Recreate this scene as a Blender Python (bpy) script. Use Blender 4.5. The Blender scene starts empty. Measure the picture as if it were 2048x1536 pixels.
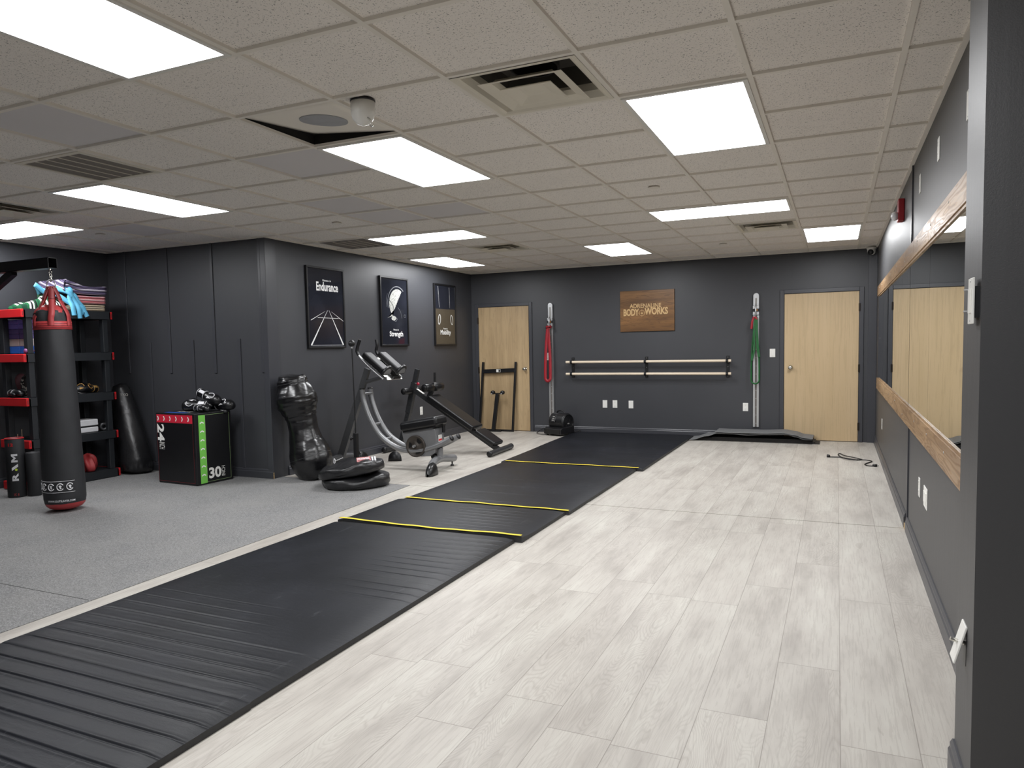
import bpy, math, random
from mathutils import Vector as V, Matrix
from math import sin, cos, pi, radians
S = bpy.context.scene
COL = S.collection
random.seed(7)
# ---------------------------------------------------------------- camera, world, exposure
H = 2.5514            # ceiling height
T = 0.6096            # ceiling module
YB = 7.7866           # back wall
XR = 1.4447           # mirror wall
XL = -4.4925          # poster wall
YJ = 3.0658           # alcove wall
XF = -6.90            # far left wall
cam_d = bpy.data.cameras.new('camera'); cam = bpy.data.objects.new('camera', cam_d); COL.objects.link(cam)
S.camera = cam
yaw, pit, rol = 0.42731, -0.06593, -0.01968
F_ = V((-sin(yaw)*cos(pit), cos(yaw)*cos(pit), sin(pit)))
R0 = V((cos(yaw), sin(yaw), 0)); U0 = R0.cross(F_)
R_ = cos(rol)*R0 + sin(rol)*U0; U_ = -sin(rol)*R0 + cos(rol)*U0
m = Matrix.Identity(4)
for r in range(3):
    m[r][0] = R_[r]; m[r][1] = U_[r]; m[r][2] = -F_[r]
m.translation = V((0.97598, -2.88768, 1.36765))
cam.matrix_world = m
cam_d.sensor_fit = 'HORIZONTAL'; cam_d.sensor_width = 36.0
cam_d.lens = 1451.38*36.0/2048
cam_d.shift_x = 10.164/2048; cam_d.shift_y = 20.252/2048
cam_d.clip_start = 0.05; cam_d.clip_end = 60
W = bpy.data.worlds.new('world'); S.world = W; W.use_nodes = True
W.node_tree.nodes['Background'].inputs[0].default_value = (0.02, 0.02, 0.022, 1)
S.view_settings.view_transform = 'Standard'; S.view_settings.look = 'None'
S.view_settings.gamma = 1.0; S.view_settings.exposure = 0.0; S.view_settings.use_curve_mapping = False
PANEL = 20.5          # emission of a ceiling light panel
S.cycles.max_bounces = 8; S.cycles.diffuse_bounces = 5; S.cycles.glossy_bounces = 5
S.cycles.sample_clamp_indirect = 8; S.cycles.caustics_reflective = False; S.cycles.caustics_refractive = False
# ---------------------------------------------------------------- materials
def srgb(r, g, b):
    f = lambda c: (c/255/12.92) if c/255 <= 0.04045 else ((c/255+0.055)/1.055)**2.4
    return (f(r), f(g), f(b), 1)
class NT:
    def __init__(s, name):
        s.m = bpy.data.materials.new(name); s.m.use_nodes = True
        s.t = s.m.node_tree; s.b = s.t.nodes['Principled BSDF']
    def n(s, typ, **kw):
        o = s.t.nodes.new(typ)
        for k, v in kw.items():
            if isinstance(k, str) and k.startswith('i_'):
                o.inputs[k[2:].replace('_', ' ')].default_value = v
            else: setattr(o, k, v)
        return o
    def l(s, a, b): s.t.links.new(a, b)
    def math(s, op, a, b=None, c=None, clamp=False):
        o = s.n('ShaderNodeMath', operation=op); o.use_clamp = clamp
        for i, x in enumerate((a, b, c)):
            if x is None: continue
            if isinstance(x, (int, float)): o.inputs[i].default_value = x
            else: s.l(x, o.inputs[i])
        return o.outputs[0]
    def coord(s, scale=(1, 1, 1), loc=(0, 0, 0), rot=(0, 0, 0)):
        tc = s.n('ShaderNodeTexCoord'); mp = s.n('ShaderNodeMapping')
        mp.inputs['Scale'].default_value = scale; mp.inputs['Location'].default_value = loc; mp.inputs['Rotation'].default_value = rot
        s.l(tc.outputs['Object'], mp.inputs[0]); return mp.outputs[0]
    def noise(s, vec, scale, detail=3, rough=0.5, dist=0):
        o = s.n('ShaderNodeTexNoise'); o.inputs['Scale'].default_value = scale; o.inputs['Detail'].default_value = detail
        o.inputs['Roughness'].default_value = rough; o.inputs['Distortion'].default_value = dist
        s.l(vec, o.inputs['Vector']); return o.outputs['Fac']
    def ramp(s, fac, stops, interp='LINEAR'):
        o = s.n('ShaderNodeValToRGB'); e = o.color_ramp.elements; o.color_ramp.interpolation = interp
        while len(e) < len(stops): e.new(0.5)
        for x, (p, c) in zip(e, stops): x.position = p; x.color = c
        s.l(fac, o.inputs[0]); return o.outputs[0]
    def mix(s, fac, a, b, blend='MIX'):
        o = s.n('ShaderNodeMix', data_type='RGBA', blend_type=blend)
        if isinstance(fac, (int, float)): o.inputs[0].default_value = fac
        else: s.l(fac, o.inputs[0])
        for i, x in ((6, a), (7, b)):
            if isinstance(x, tuple): o.inputs[i].default_value = x
            else: s.l(x, o.inputs[i])
        return o.outputs[2]
    def bump(s, h, strength=0.2, dist=0.01):
        o = s.n('ShaderNodeBump'); o.inputs['Strength'].default_value = strength; o.inputs['Distance'].default_value = dist
        s.l(h, o.inputs['Height']); s.l(o.outputs[0], s.b.inputs['Normal'])
    def set(s, col=None, rough=None, metal=None, spec=None, coat=None):
        if col is not None:
            if isinstance(col, tuple): s.b.inputs['Base Color'].default_value = col
            else: s.l(col, s.b.inputs['Base Color'])
        if rough is not None:
            if isinstance(rough, (int, float)): s.b.inputs['Roughness'].default_value = rough
            else: s.l(rough, s.b.inputs['Roughness'])
        if metal is not None: s.b.inputs['Metallic'].default_value = metal
        if spec is not None: s.b.inputs['Specular IOR Level'].default_value = spec
        if coat is not None: s.b.inputs['Coat Weight'].default_value = coat
def mat(name, rgb, rough=0.5, metal=0.0, spec=0.5, vary=0.06, scale=12, bump=0.0, bscale=80, bdist=0.002, stretch=(1, 1, 1)):
    t = NT(name); c = srgb(*rgb); v = t.coord(stretch)
    n = t.noise(v, scale, 4)
    d = tuple(x*(1-vary) for x in c[:3])+(1,); u = tuple(min(1, x*(1+vary)) for x in c[:3])+(1,)
    t.set(t.ramp(n, [(0.3, d), (0.7, u)]), rough, metal, spec)
    if bump: t.bump(t.noise(v, bscale, 3), bump, bdist)
    return t.m
M = {}
def wallmat(name, rgb, rough, streak, spec=0.5):
    t = NT(name); v = t.coord((1, 1, 1)); c = srgb(*rgb)
    n = t.noise(v, 1.3, 3)
    t.set(t.ramp(n, [(0.3, tuple(x*0.95 for x in c[:3])+(1,)), (0.7, tuple(x*1.05 for x in c[:3])+(1,))]), rough, 0, spec)
    sv = t.coord((30, 30, 1.2)); h = t.math('ADD', t.noise(t.coord(), 260, 2), t.math('MULTIPLY', t.noise(sv, 1.0, 4), streak))
    t.bump(h, 0.14, 0.002); return t.m
M['wall'] = wallmat('charcoal_wall_paint', (61, 62, 66), 0.45, 1.5)
M['trim'] = wallmat('charcoal_gloss_trim_paint', (63, 64, 69), 0.34, 0.5)
M['wall_r'] = wallmat('charcoal_satin_wall_paint', (63, 63, 65), 0.46, 2.0, 0.7)
def tile(name, rgb, speck):
    t = NT(name); c = srgb(*rgb); v = t.coord()
    base = t.ramp(t.noise(v, 2.5, 3), [(0.3, tuple(x*0.97 for x in c[:3])+(1,)), (0.7, c)])
    if speck:
        vo = t.n('ShaderNodeTexVoronoi', voronoi_dimensions='2D'); vo.inputs['Scale'].default_value = 88; vo.inputs['Randomness'].default_value = 1.0
        wob = t.noise(v, 55, 2); add = t.n('ShaderNodeVectorMath', operation='MULTIPLY_ADD')
        t.l(v, add.inputs[0]); add.inputs[1].default_value = (1, 1, 1)
        cc = t.n('ShaderNodeCombineXYZ'); t.l(t.math('MULTIPLY', t.math('SUBTRACT', wob, 0.5), 0.03), cc.inputs[0]); t.l(t.math('MULTIPLY', t.math('SUBTRACT', t.noise(t.coord(loc=(5, 3, 1)), 55, 2), 0.5), 0.03), cc.inputs[1])
        t.l(cc.outputs[0], add.inputs[2]); t.l(add.outputs[0], vo.inputs['Vector'])
        sep = t.n('ShaderNodeSeparateColor'); t.l(vo.outputs['Color'], sep.inputs[0])
        thr = t.math('ADD', t.math('MULTIPLY', sep.outputs[0], 0.20), 0.03)
        hole = t.math('LESS_THAN', vo.outputs['Distance'], thr)
        fine = t.math('LESS_THAN', t.noise(v, 210, 2), 0.40)
        base2 = t.mix(t.math('MULTIPLY', fine, 0.18), base, tuple(x*0.55 for x in c[:3])+(1,))
        t.set(t.mix(t.math('MULTIPLY', hole, 0.75), base2, tuple(x*0.25 for x in c[:3])+(1,)), 0.95, 0, 0.2)
    else:
        t.set(base, 0.9, 0, 0.2)
    return t.m
M['tile'] = tile('fissured_ceiling_tile', (248, 243, 237), True)
M['tile_smooth'] = tile('smooth_ceiling_tile', (240, 235, 226), False)
M['tile_plain'] = tile('plain_ceiling_tile', (222, 219, 220), False)
M['grid'] = mat('white_grid_metal', (236, 231, 222), 0.5, vary=0.02)
M['housing'] = mat('cream_diffuser_metal', (226, 220, 205), 0.45, vary=0.03, scale=4)
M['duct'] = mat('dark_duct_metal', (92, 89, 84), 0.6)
M['ret'] = mat('grey_return_grille_metal', (128, 122, 118), 0.5, vary=0.04)
M['void'] = mat('dark_plenum', (24, 23, 22), 0.9)
def panel():
    t = NT('lit_panel_lens'); e = t.b
    e.inputs['Base Color'].default_value = (0.8, 0.8, 0.8, 1); e.inputs['Emission Color'].default_value = (0.97, 0.98, 1.0, 1)
    e.inputs['Emission Strength'].default_value = PANEL; return t.m
M['lens'] = panel()
def laminate():
    t = NT('whitewashed_oak_laminate'); tc = t.n('ShaderNodeTexCoord'); sp = t.n('ShaderNodeSeparateXYZ'); t.l(tc.outputs['Object'], sp.inputs[0])
    X, Y = sp.outputs[0], sp.outputs[1]
    u = t.math('DIVIDE', t.math('SUBTRACT', X, 0.999), 0.2395); row = t.math('FLOOR', u); fu = t.math('SUBTRACT', u, row)
    wn = t.n('ShaderNodeTexWhiteNoise', noise_dimensions='1D'); t.l(t.math('ADD', row, 40.5), wn.inputs['W'])
    v = t.math('DIVIDE', t.math('ADD', Y, t.math('MULTIPLY', wn.outputs[0], 1.9)), 1.52); pl = t.math('FLOOR', v); fv = t.math('SUBTRACT', v, pl)
    idv = t.math('ADD', t.math('MULTIPLY', row, 7.31), t.math('MULTIPLY', pl, 3.17))
    w2 = t.n('ShaderNodeTexWhiteNoise', noise_dimensions='1D'); t.l(idv, w2.inputs['W']); tone = w2.outputs[0]
    cx = t.n('ShaderNodeCombineXYZ'); t.l(t.math('ADD', X, t.math('MULTIPLY', tone, 9)), cx.inputs[0]); t.l(t.math('MULTIPLY', Y, 0.16), cx.inputs[1]); t.l(t.math('MULTIPLY', tone, 31), cx.inputs[2])
    big = t.noise(cx.outputs[0], 5.5, 2, 0.4, 0.3)
    ring = t.math('FRACT', t.math('ADD', t.math('MULTIPLY', big, 64), t.math('MULTIPLY', t.noise(cx.outputs[0], 40, 2), 0.5))); ring = t.math('ABSOLUTE', t.math('SUBTRACT', ring, 0.5))
    line = t.math('SUBTRACT', 1.0, t.math('DIVIDE', ring, 0.30), clamp=True)
    msk = t.math('MULTIPLY', t.math('SUBTRACT', t.noise(cx.outputs[0], 3.1, 1), 0.40), 5.0, clamp=True)
    c3 = t.n('ShaderNodeCombineXYZ'); t.l(t.math('MULTIPLY', X, 130), c3.inputs[0]); t.l(t.math('MULTIPLY', Y, 5), c3.inputs[1]); t.l(tone, c3.inputs[2])
    fib = t.noise(c3.outputs[0], 1.0, 3, 0.6)
    c4 = t.n('ShaderNodeCombineXYZ'); t.l(t.math('MULTIPLY', X, 7), c4.inputs[0]); t.l(t.math('MULTIPLY', Y, 1.4), c4.inputs[1]); t.l(t.math('MULTIPLY', tone, 17), c4.inputs[2])
    blot = t.noise(c4.outputs[0], 1.0, 4, 0.6)
    col = t.ramp(blot, [(0.25, srgb(158, 152, 145)), (0.5, srgb(183, 178, 170)), (0.75, srgb(196, 193, 184))])
    col = t.mix(t.math('MULTIPLY', t.math('MULTIPLY', line, msk), 0.30), col, srgb(140, 131, 122))
    col = t.mix(t.math('MULTIPLY', t.math('GREATER_THAN', fib, 0.55), 0.26), col, srgb(150, 143, 136))
    col = t.mix(t.math('MULTIPLY', t.math('SUBTRACT', tone, 0.5), 0.12), col, srgb(190, 180, 172), 'MIX')
    kn = t.math('GREATER_THAN', t.noise(c4.outputs[0], 1.9, 2), 0.70); col = t.mix(t.math('MULTIPLY', kn, 0.18), col, srgb(120, 110, 100))
    seam = t.math('MAXIMUM', t.math('GREATER_THAN', t.math('ABSOLUTE', t.math('SUBTRACT', fu, 0.5)), 0.4935), t.math('GREATER_THAN', t.math('ABSOLUTE', t.math('SUBTRACT', fv, 0.5)), 0.4988))
    col = t.mix(t.math('MULTIPLY', seam, 0.55), col, srgb(110, 102, 94))
    t.set(col, t.math('ADD', t.math('MULTIPLY', fib, 0.12), 0.42), 0, 0.4)
    t.bump(t.math('SUBTRACT', t.math('MULTIPLY', fib, 0.3), seam), 0.25, 0.001)
    return t.m
M['laminate'] = laminate()
def rubber():
    t = NT('speckled_grey_rubber'); v = t.coord()
    a = t.noise(v, 150, 3, 0.7); b = t.noise(v, 2.2, 4, 0.6)
    c = t.ramp(a, [(0.36, srgb(98, 98, 98)), (0.5, srgb(120, 120, 120)), (0.62, srgb(150, 150, 150))])
    c = t.mix(t.math('MULTIPLY', t.math('SUBTRACT', b, 0.35), 0.7, clamp=True), c, srgb(150, 148, 144))
    t.set(c, 0.7, 0, 0.3); t.bump(a, 0.15, 0.001); return t.m
M['rubber'] = rubber()
def wood(name, c1, c2, ax=2, sc=1.0, rough=0.45, ringy=0.5, spec=0.4):
    t = NT(name); s = [7*sc]*3; s[ax] = 0.7*sc
    v = t.coord(tuple(s)); big = t.noise(v, 1.0, 3, 0.5, 0.4)
    s2 = [90*sc]*3; s2[ax] = 3*sc; fib = t.noise(t.coord(tuple(s2)), 1.0, 3)
    ring = t.math('ABSOLUTE', t.math('SUBTRACT', t.math('FRACT', t.math('MULTIPLY', big, 14)), 0.5))
    c = t.ramp(big, [(0.3, srgb(*c1)), (0.7, srgb(*c2))])
    dk = tuple(x*0.72 for x in srgb(*c1)[:3])+(1,)
    c = t.mix(t.math('MULTIPLY', t.math('LESS_THAN', ring, 0.10), ringy), c, dk)
    c = t.mix(t.math('MULTIPLY', t.math('GREATER_THAN', fib, 0.58), 0.25), c, dk)
    t.set(c, t.math('ADD', t.math('MULTIPLY', t.math('GREATER_THAN', ring, 0.25), -0.08), rough), 0, spec); t.bump(t.math('ADD', fib, t.math('MULTIPLY', ring, ringy*4)), 0.12, 0.0015); return t.m
M['door1'] = wood('birch_door_veneer', (162, 138, 104), (190, 165, 128), 2, 0.8, 0.5, 0.2)
M['door2'] = wood('pale_door_veneer', (192, 168, 131), (199, 175, 139), 2, 0.6, 0.5, 0.07)
M['rail'] = wood('oak_laminate_rail', (120, 92, 66), (170, 140, 106), 1, 1.0, 0.42, 0.5, 0.3)
M['signwood'] = wood('walnut_sign_board', (98, 68, 38), (142, 102, 60), 0, 1.3, 0.4, 0.5)
M['barre'] = wood('beech_dowel', (226, 208, 184), (238, 224, 202), 0, 1.0, 0.45, 0.1)
M['gold'] = mat('engraved_light_wood', (206, 172, 120), 0.5)
t = NT('mirror_glass'); t.set((0.86, 0.9, 0.88, 1), 0.0, 1.0); M['mirror'] = t.m
M['white'] = mat('white_plastic', (236, 235, 230), 0.35, vary=0.01)
M['offwhite'] = mat('grey_slot_plastic', (150, 148, 144), 0.4)
M['black'] = mat('black_plastic', (20, 20, 22), 0.4, vary=0.1)
M['blackmetal'] = mat('black_powder_coat', (18, 18, 20), 0.38, vary=0.1)
M['darkvinyl'] = mat('black_vinyl', (17, 17, 18), 0.30, spec=0.6, vary=0.15, bump=0.25, bscale=60, bdist=0.004)
M['canvas'] = mat('black_canvas', (33, 34, 37), 0.62, vary=0.12, bump=0.15, bscale=300)
M['alu'] = mat('brushed_aluminium', (196, 197, 198), 0.32, 0.75, vary=0.03)
M['chrome'] = mat('polished_chrome', (214, 212, 205), 0.12, 1.0, vary=0.02)
M['silver'] = mat('silver_grey_paint', (140, 141, 143), 0.32, 0.35, vary=0.04)
M['mast'] = mat('mid_grey_mast_paint', (92, 93, 95), 0.38, 0.3, vary=0.05)
M['gunmetal'] = mat('gunmetal_paint', (62, 63, 65), 0.35, 0.4, vary=0.05)
M['iron'] = mat('grey_cast_plate', (72, 66, 61), 0.5, 0.3, vary=0.08)
M['brass'] = mat('dark_hinge_metal', (58, 52, 48), 0.4, 0.7)
M['red'] = mat('red_vinyl', (172, 58, 60), 0.45)
M['redplastic'] = mat('red_plastic', (205, 34, 40), 0.4, vary=0.04)
M['yellow'] = mat('yellow_tape', (246, 218, 56), 0.5, vary=0.12, scale=30)
M['dirt'] = mat('chipped_raw_edge', (176, 150, 112), 0.8, vary=0.3, scale=60)
# ---------------------------------------------------------------- mesh helpers
def fr(u):                                          # any frame whose third axis is u
    u = V(u).normalized(); a = V((0, 0, 1)) if abs(u.z) < 0.95 else V((1, 0, 0))
    x = a.cross(u).normalized(); return x, u.cross(x), u
class MB:
    def __init__(s): s.v = []; s.f = []; s.mi = []; s.sm = []
    def add(s, vs, fs, mi=0, sm=False):
        o = len(s.v); s.v += [V(p) for p in vs]
        for q in fs: s.f.append([i+o for i in q]); s.mi.append(mi); s.sm.append(sm)
        return s
    def obox(s, c, ax, h, mi=0):
        c = V(c); ax = [V(a) for a in ax]
        vs = [c+ax[0]*h[0]*i+ax[1]*h[1]*j+ax[2]*h[2]*k for i in (-1, 1) for j in (-1, 1) for k in (-1, 1)]
        return s.add(vs, [(0, 1, 3, 2), (4, 6, 7, 5), (0, 4, 5, 1), (2, 3, 7, 6), (0, 2, 6, 4), (1, 5, 7, 3)], mi)
    def box(s, x0, x1, y0, y1, z0, z1, mi=0):
        return s.obox(((x0+x1)/2, (y0+y1)/2, (z0+z1)/2), ((1, 0, 0), (0, 1, 0), (0, 0, 1)), (abs(x1-x0)/2, abs(y1-y0)/2, abs(z1-z0)/2), mi)
    def bar(s, a, b, w, h, up=(0, 0, 1), mi=0):     # box beam from a to b, w across, h along up
        a, b = V(a), V(b); d = (b-a).normalized(); x = d.cross(V(up)).normalized(); y = x.cross(d)
        return s.obox((a+b)/2, (x, y, d), (w/2, h/2, (b-a).length/2), mi)
    def sweep(s, pts, prof, up=None, caps=True, mi=0, sm=True, closed=False):
        pts = [V(p) for p in pts]; n = len(pts); k = len(prof[0]) if isinstance(prof[0][0], (tuple, list)) else len(prof)
        vs = []; px = None
        for i, p in enumerate(pts):
            if closed: d = (pts[(i+1) % n]-pts[i-1]).normalized()
            else: d = (pts[min(i+1, n-1)]-pts[max(i-1, 0)]).normalized()
            if up is not None: x = d.cross(V(up)); x = x.normalized() if x.length > 1e-5 else fr(d)[0]
            elif px is None: x = fr(d)[0]
            else: x = (px-d*px.dot(d)).normalized()
            px = x; y = x.cross(d) if up is not None else d.cross(x)
            pr = prof[i] if isinstance(prof[0][0], (tuple, list)) else prof
            vs += [p+x*a+y*b for a, b in pr]
        fs = []
        for i in range(n if closed else n-1):
            j = (i+1) % n
            for q in range(k): fs.append((i*k+q, i*k+(q+1) % k, j*k+(q+1) % k, j*k+q))
        s.add(vs, fs, mi, sm)
        if caps and not closed: s.add(vs[:k], [tuple(range(k))[::-1]], mi); s.add(vs[-k:], [tuple(range(k))], mi)
        return s
    def tube(s, pts, r, n=12, caps=True, mi=0, closed=False):
        rr = r if isinstance(r, (list, tuple)) else [r]*len(pts)
        prof = [[(cos(2*pi*q/n)*a, sin(2*pi*q/n)*a) for q in range(n)] for a in rr]
        return s.sweep(pts, prof, None, caps, mi, True, closed)
    def lathe(s, o, d, prof, n=32, mi=0, noise=None):
        x, y, z = fr(d); o = V(o); vs = []; k = len(prof)
        for q in range(n):
            a = 2*pi*q/n
            for i, (t_, r) in enumerate(prof):
                rr = max(r, 1e-4)*(1+(noise(a, i, t_) if noise and r > 1e-3 else 0)); vs.append(o+z*t_+(x*cos(a)+y*sin(a))*rr)
        fs = [(q*k+i, ((q+1) % n)*k+i, ((q+1) % n)*k+i+1, q*k+i+1) for q in range(n) for i in range(k-1)]
        return s.add(vs, fs, mi, True)
    def ell(s, c, r, ax=None, n=20, m_=12, mi=0):
        ax = [V(a) for a in (ax or ((1, 0, 0), (0, 1, 0), (0, 0, 1)))]; c = V(c); vs = []
        for i in range(m_+1):
            th = pi*i/m_
            for q in range(n):
                ph = 2*pi*q/n; vs.append(c+ax[0]*r[0]*max(sin(th), 1e-3)*cos(ph)+ax[1]*r[1]*max(sin(th), 1e-3)*sin(ph)+ax[2]*r[2]*cos(th))
        fs = [(i*n+q, i*n+(q+1) % n, (i+1)*n+(q+1) % n, (i+1)*n+q) for i in range(m_) for q in range(n)]
        return s.add(vs, fs, mi, True)
    def prism(s, pts, ext, mi=0):
        pts = [V(p) for p in pts]; e = V(ext); k = len(pts)
        s.add(pts+[p+e for p in pts], [tuple(range(k))[::-1], tuple(range(k, 2*k))]+[(i, (i+1) % k, (i+1) % k+k, i+k) for i in range(k)], mi)
        return s
    def grid(s, fn, nu, nv, mi=0, sm=True):
        vs = [fn(i/nu, j/nv) for i in range(nu+1) for j in range(nv+1)]
        return s.add(vs, [(i*(nv+1)+j, (i+1)*(nv+1)+j, (i+1)*(nv+1)+j+1, i*(nv+1)+j+1) for i in range(nu) for j in range(nv)], mi, sm)
    def text(s, st, fn, w, h, bold=0.0, mi=0, space=1.0):   # letters fitted to w x h about (0,0); fn maps (a, b) to a point
        cu = bpy.data.curves.new('t', 'FONT'); cu.body = st; cu.offset = bold; cu.resolution_u = 3; cu.space_character = space
        ob = bpy.data.objects.new('t', cu); COL.objects.link(ob); dg = bpy.context.evaluated_depsgraph_get(); dg.update()
        me = bpy.data.meshes.new_from_object(ob.evaluated_get(dg)); xs = [q.co.x for q in me.vertices]; ys = [q.co.y for q in me.vertices]
        x0, x1, y0, y1 = min(xs), max(xs), min(ys), max(ys)
        vs = [fn((q.co.x-(x0+x1)/2)/(x1-x0)*w, (q.co.y-(y0+y1)/2)/(y1-y0)*h) for q in me.vertices]
        s.add(vs, [tuple(p.vertices) for p in me.polygons], mi)
        bpy.data.objects.remove(ob); bpy.data.meshes.remove(me); bpy.data.curves.remove(cu); return s
    def build(s, name, mats, parent=None, bevel=0, seg=2, sub=0, solid=0, fixn=True):
        o0 = V(ORG.get(parent.name, (0, 0, 0))) if parent else V((0, 0, 0))
        me = bpy.data.meshes.new(name); me.from_pydata([tuple(p-o0) for p in s.v], [], s.f)
        mats = mats if isinstance(mats, (list, tuple)) else [mats]
        for q in mats: me.materials.append(M[q] if isinstance(q, str) else q)
        me.polygons.foreach_set('material_index', s.mi); me.polygons.foreach_set('use_smooth', s.sm)
        if fixn:
            import bmesh
            b = bmesh.new(); b.from_mesh(me); bmesh.ops.recalc_face_normals(b, faces=b.faces); b.to_mesh(me); b.free()
        me.update()
        ob = bpy.data.objects.new(name, me); COL.objects.link(ob)
        if parent: ob.parent = parent; ORG[ob.name] = o0
        if solid:
            q = ob.modifiers.new('solid', 'SOLIDIFY'); q.thickness = solid; q.offset = 0
        if bevel:
            q = ob.modifiers.new('bevel', 'BEVEL'); q.width = bevel; q.segments = seg; q.limit_method = 'ANGLE'; q.angle_limit = radians(40)
            if seg > 1:
                me.polygons.foreach_set('use_smooth', [True]*len(me.polygons)); q.harden_normals = True
        if sub:
            q = ob.modifiers.new('sub', 'SUBSURF'); q.levels = sub; q.render_levels = sub
            me.polygons.foreach_set('use_smooth', [True]*len(me.polygons))
        return ob
ORG = {}
def frame(o, u, v, n=None, lift=0.0):               # maps (a, b) onto a plane
    o, u, v = V(o), V(u).normalized(), V(v).normalized(); nn = u.cross(v) if n is None else V(n)
    return lambda a, b: o+u*a+v*b+nn*lift
def thing(name, label, cat, loc, group=None):
    o = bpy.data.objects.new(name, None); COL.objects.link(o); o.location = loc; o.empty_display_size = 0.1
    o['label'] = label; o['category'] = cat
    if group: o['group'] = group
    ORG[o.name] = V(loc); return o
def tag(o, label, cat, group=None, kind=None):
    o['label'] = label; o['category'] = cat
    if group: o['group'] = group
    if kind: o['kind'] = kind
    return o
def structure(o): o['kind'] = 'structure'; return o
def lab(o, s): o['label'] = s; return o
def dup(root, loc, label=None, group=None):
    r = root.copy(); COL.objects.link(r); r.location = loc
    if label: r['label'] = label
    if group: r['group'] = group
    for ch in list(root.children):
        c = ch.copy(); COL.objects.link(c); c.parent = r
        for g in ch.children:
            d = g.copy(); COL.objects.link(d); d.parent = c
    return r
# ---------------------------------------------------------------- room shell
XE, YN = 4.2, -6.2     # the room goes on behind the camera
structure(MB().box(-7.05, 4.35, -6.35, 8.0, -0.12, 0).build('floor', 'laminate'))
rb = MB()
rb.prism([(XF, YN, 0), (-2.72, YN, 0), (-2.775, -0.75, 0), (-2.835, 2.17, 0), (-2.89, 3.225, 0), (XL, 3.205, 0), (XL, YJ, 0), (XF, YJ, 0)], (0, 0, 0.004))
fr_ = structure(rb.build('floor_rubber', 'rubber'))
sm_ = MB(); sm_.prism([(-6.9, -0.262, 0.004), (-2.80, -0.262, 0.004), (-2.80, -0.258, 0.004), (-6.9, -0.258, 0.004)], (0, 0, 0.0006)); sm_.build('seam', 'void', fr_)
tr = MB().box(-1.02, XR-0.02, 2.985, 3.075, 0, 0.003); structure(tr.build('trim_1', 'laminate'))
tr = MB().box(-4.40, -2.60, 3.235, 3.30, 0, 0.003); structure(tr.build('trim_2', 'laminate'))
structure(MB().box(-4.62, 1.60, YB, YB+0.13, 0, H+0.3).build('wall_back', 'wall'))
structure(MB().box(XR, XR+0.13, -0.30, YB, 0, H+0.3).build('wall_right', 'wall_r'))
structure(MB().box(1.325, XE+0.1, -0.59, -0.30, 0, H+0.3).build('wall_stub', 'wall_r'))
structure(MB().box(XL-0.12, XL, YJ, YB, 0, H+0.3).build('wall_left_inner', 'wall'))
structure(MB().box(XF-0.12, XL-0.12, YJ, YJ+0.12, 0, H+0.3).build('wall_alcove', 'wall'))
structure(MB().box(XF-0.12, XF, YN, YJ, 0, H+0.3).build('wall_left', 'wall'))
structure(MB().box(XF-0.12, XE+0.12, YN-0.12, YN, 0, H+0.3).build('wall_front', 'wall'))
structure(MB().box(XE, XE+0.12, YN, -0.30, 0, H+0.3).build('wall_right_front', 'wall'))
# baseboards: a two-step profile swept along the wall
def base(name, a, b, n, ext=0):
    a, b, n = V(a), V(b), V(n)
    prof = [(0, 0), (0.018, 0), (0.018, 0.072), (0.013, 0.080), (0.013, 0.092), (0.006, 0.105), (0, 0.105)]
    mb = MB(); k = len(prof); vs = [p+n*x+V((0, 0, z)) for p in (a, b) for x, z in prof]
    mb.add(vs, [(i, (i+1) % k, k+(i+1) % k, k+i) for i in range(k)]+[tuple(range(k)), tuple(range(k, 2*k))])
    return structure(mb.build(name, 'trim'))
base('baseboard_back', (-3.40, YB, 0), (0.265, YB, 0), (0, -1, 0))
base('baseboard_right', (XR, 3.02, 0), (XR, YB, 0), (-1, 0, 0))
base('baseboard_right_near', (XR, -0.30, 0), (XR, 2.90, 0), (-1, 0, 0))
base('baseboard_stub', (1.325, -0.59, 0), (1.325, -0.30, 0), (-1, 0, 0))
base('baseboard_left_inner', (XL, 3.30, 0), (XL, YB-0.03, 0), (1, 0, 0))
base('baseboard_alcove', (XF, YJ, 0), (XL+0.01, YJ, 0), (0, -1, 0))
base('baseboard_left', (XF, YN, 0), (XF, YJ, 0), (1, 0, 0))
# corner post and battens
structure(MB().box(XL-0.06, XL+0.012, YJ-0.012, YJ+0.15, 0.0, H).build('trim_3', 'trim', bevel=0.003, seg=1))
structure(MB().box(XL+0.0005, XL+0.0135, YJ-0.0135, YJ-0.0005, 0.0, 0.07).build('trim_4', 'dirt'))
n = 5
for x, z0, z1 in ((-4.568, 1.14, H), (-5.246, 1.135, H), (-5.927, 1.135, H), (-6.607, 1.135, H), (-4.89, 0.105, 1.507), (-5.575, 0.105, 1.506), (-6.247, 0.105, 1.495)):
    structure(MB().box(x-0.016, x+0.016, YJ-0.012, YJ, z0, z1).build('trim_%d' % n, 'trim', bevel=0.002, seg=1)); n += 1
structure(MB().box(XR-0.010, XR, 2.885, 2.905, 0.105, H).build('trim_%d' % n, 'trim')); n += 1
structure(MB().box(XR-0.007, XR, 2.925, 2.955, 0.02, H).build('trim_%d' % n, 'trim')); n += 1
structure(MB().box(XR-0.016, XR, 2.905, 3.02, 0.0, 0.035).build('trim_%d' % n, 'dirt')); n += 1
structure(MB().box(1.345, XR, YB-0.022, YB, 0.0, H).build('trim_%d' % n, 'trim', bevel=0.002, seg=1)); n += 1
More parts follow.
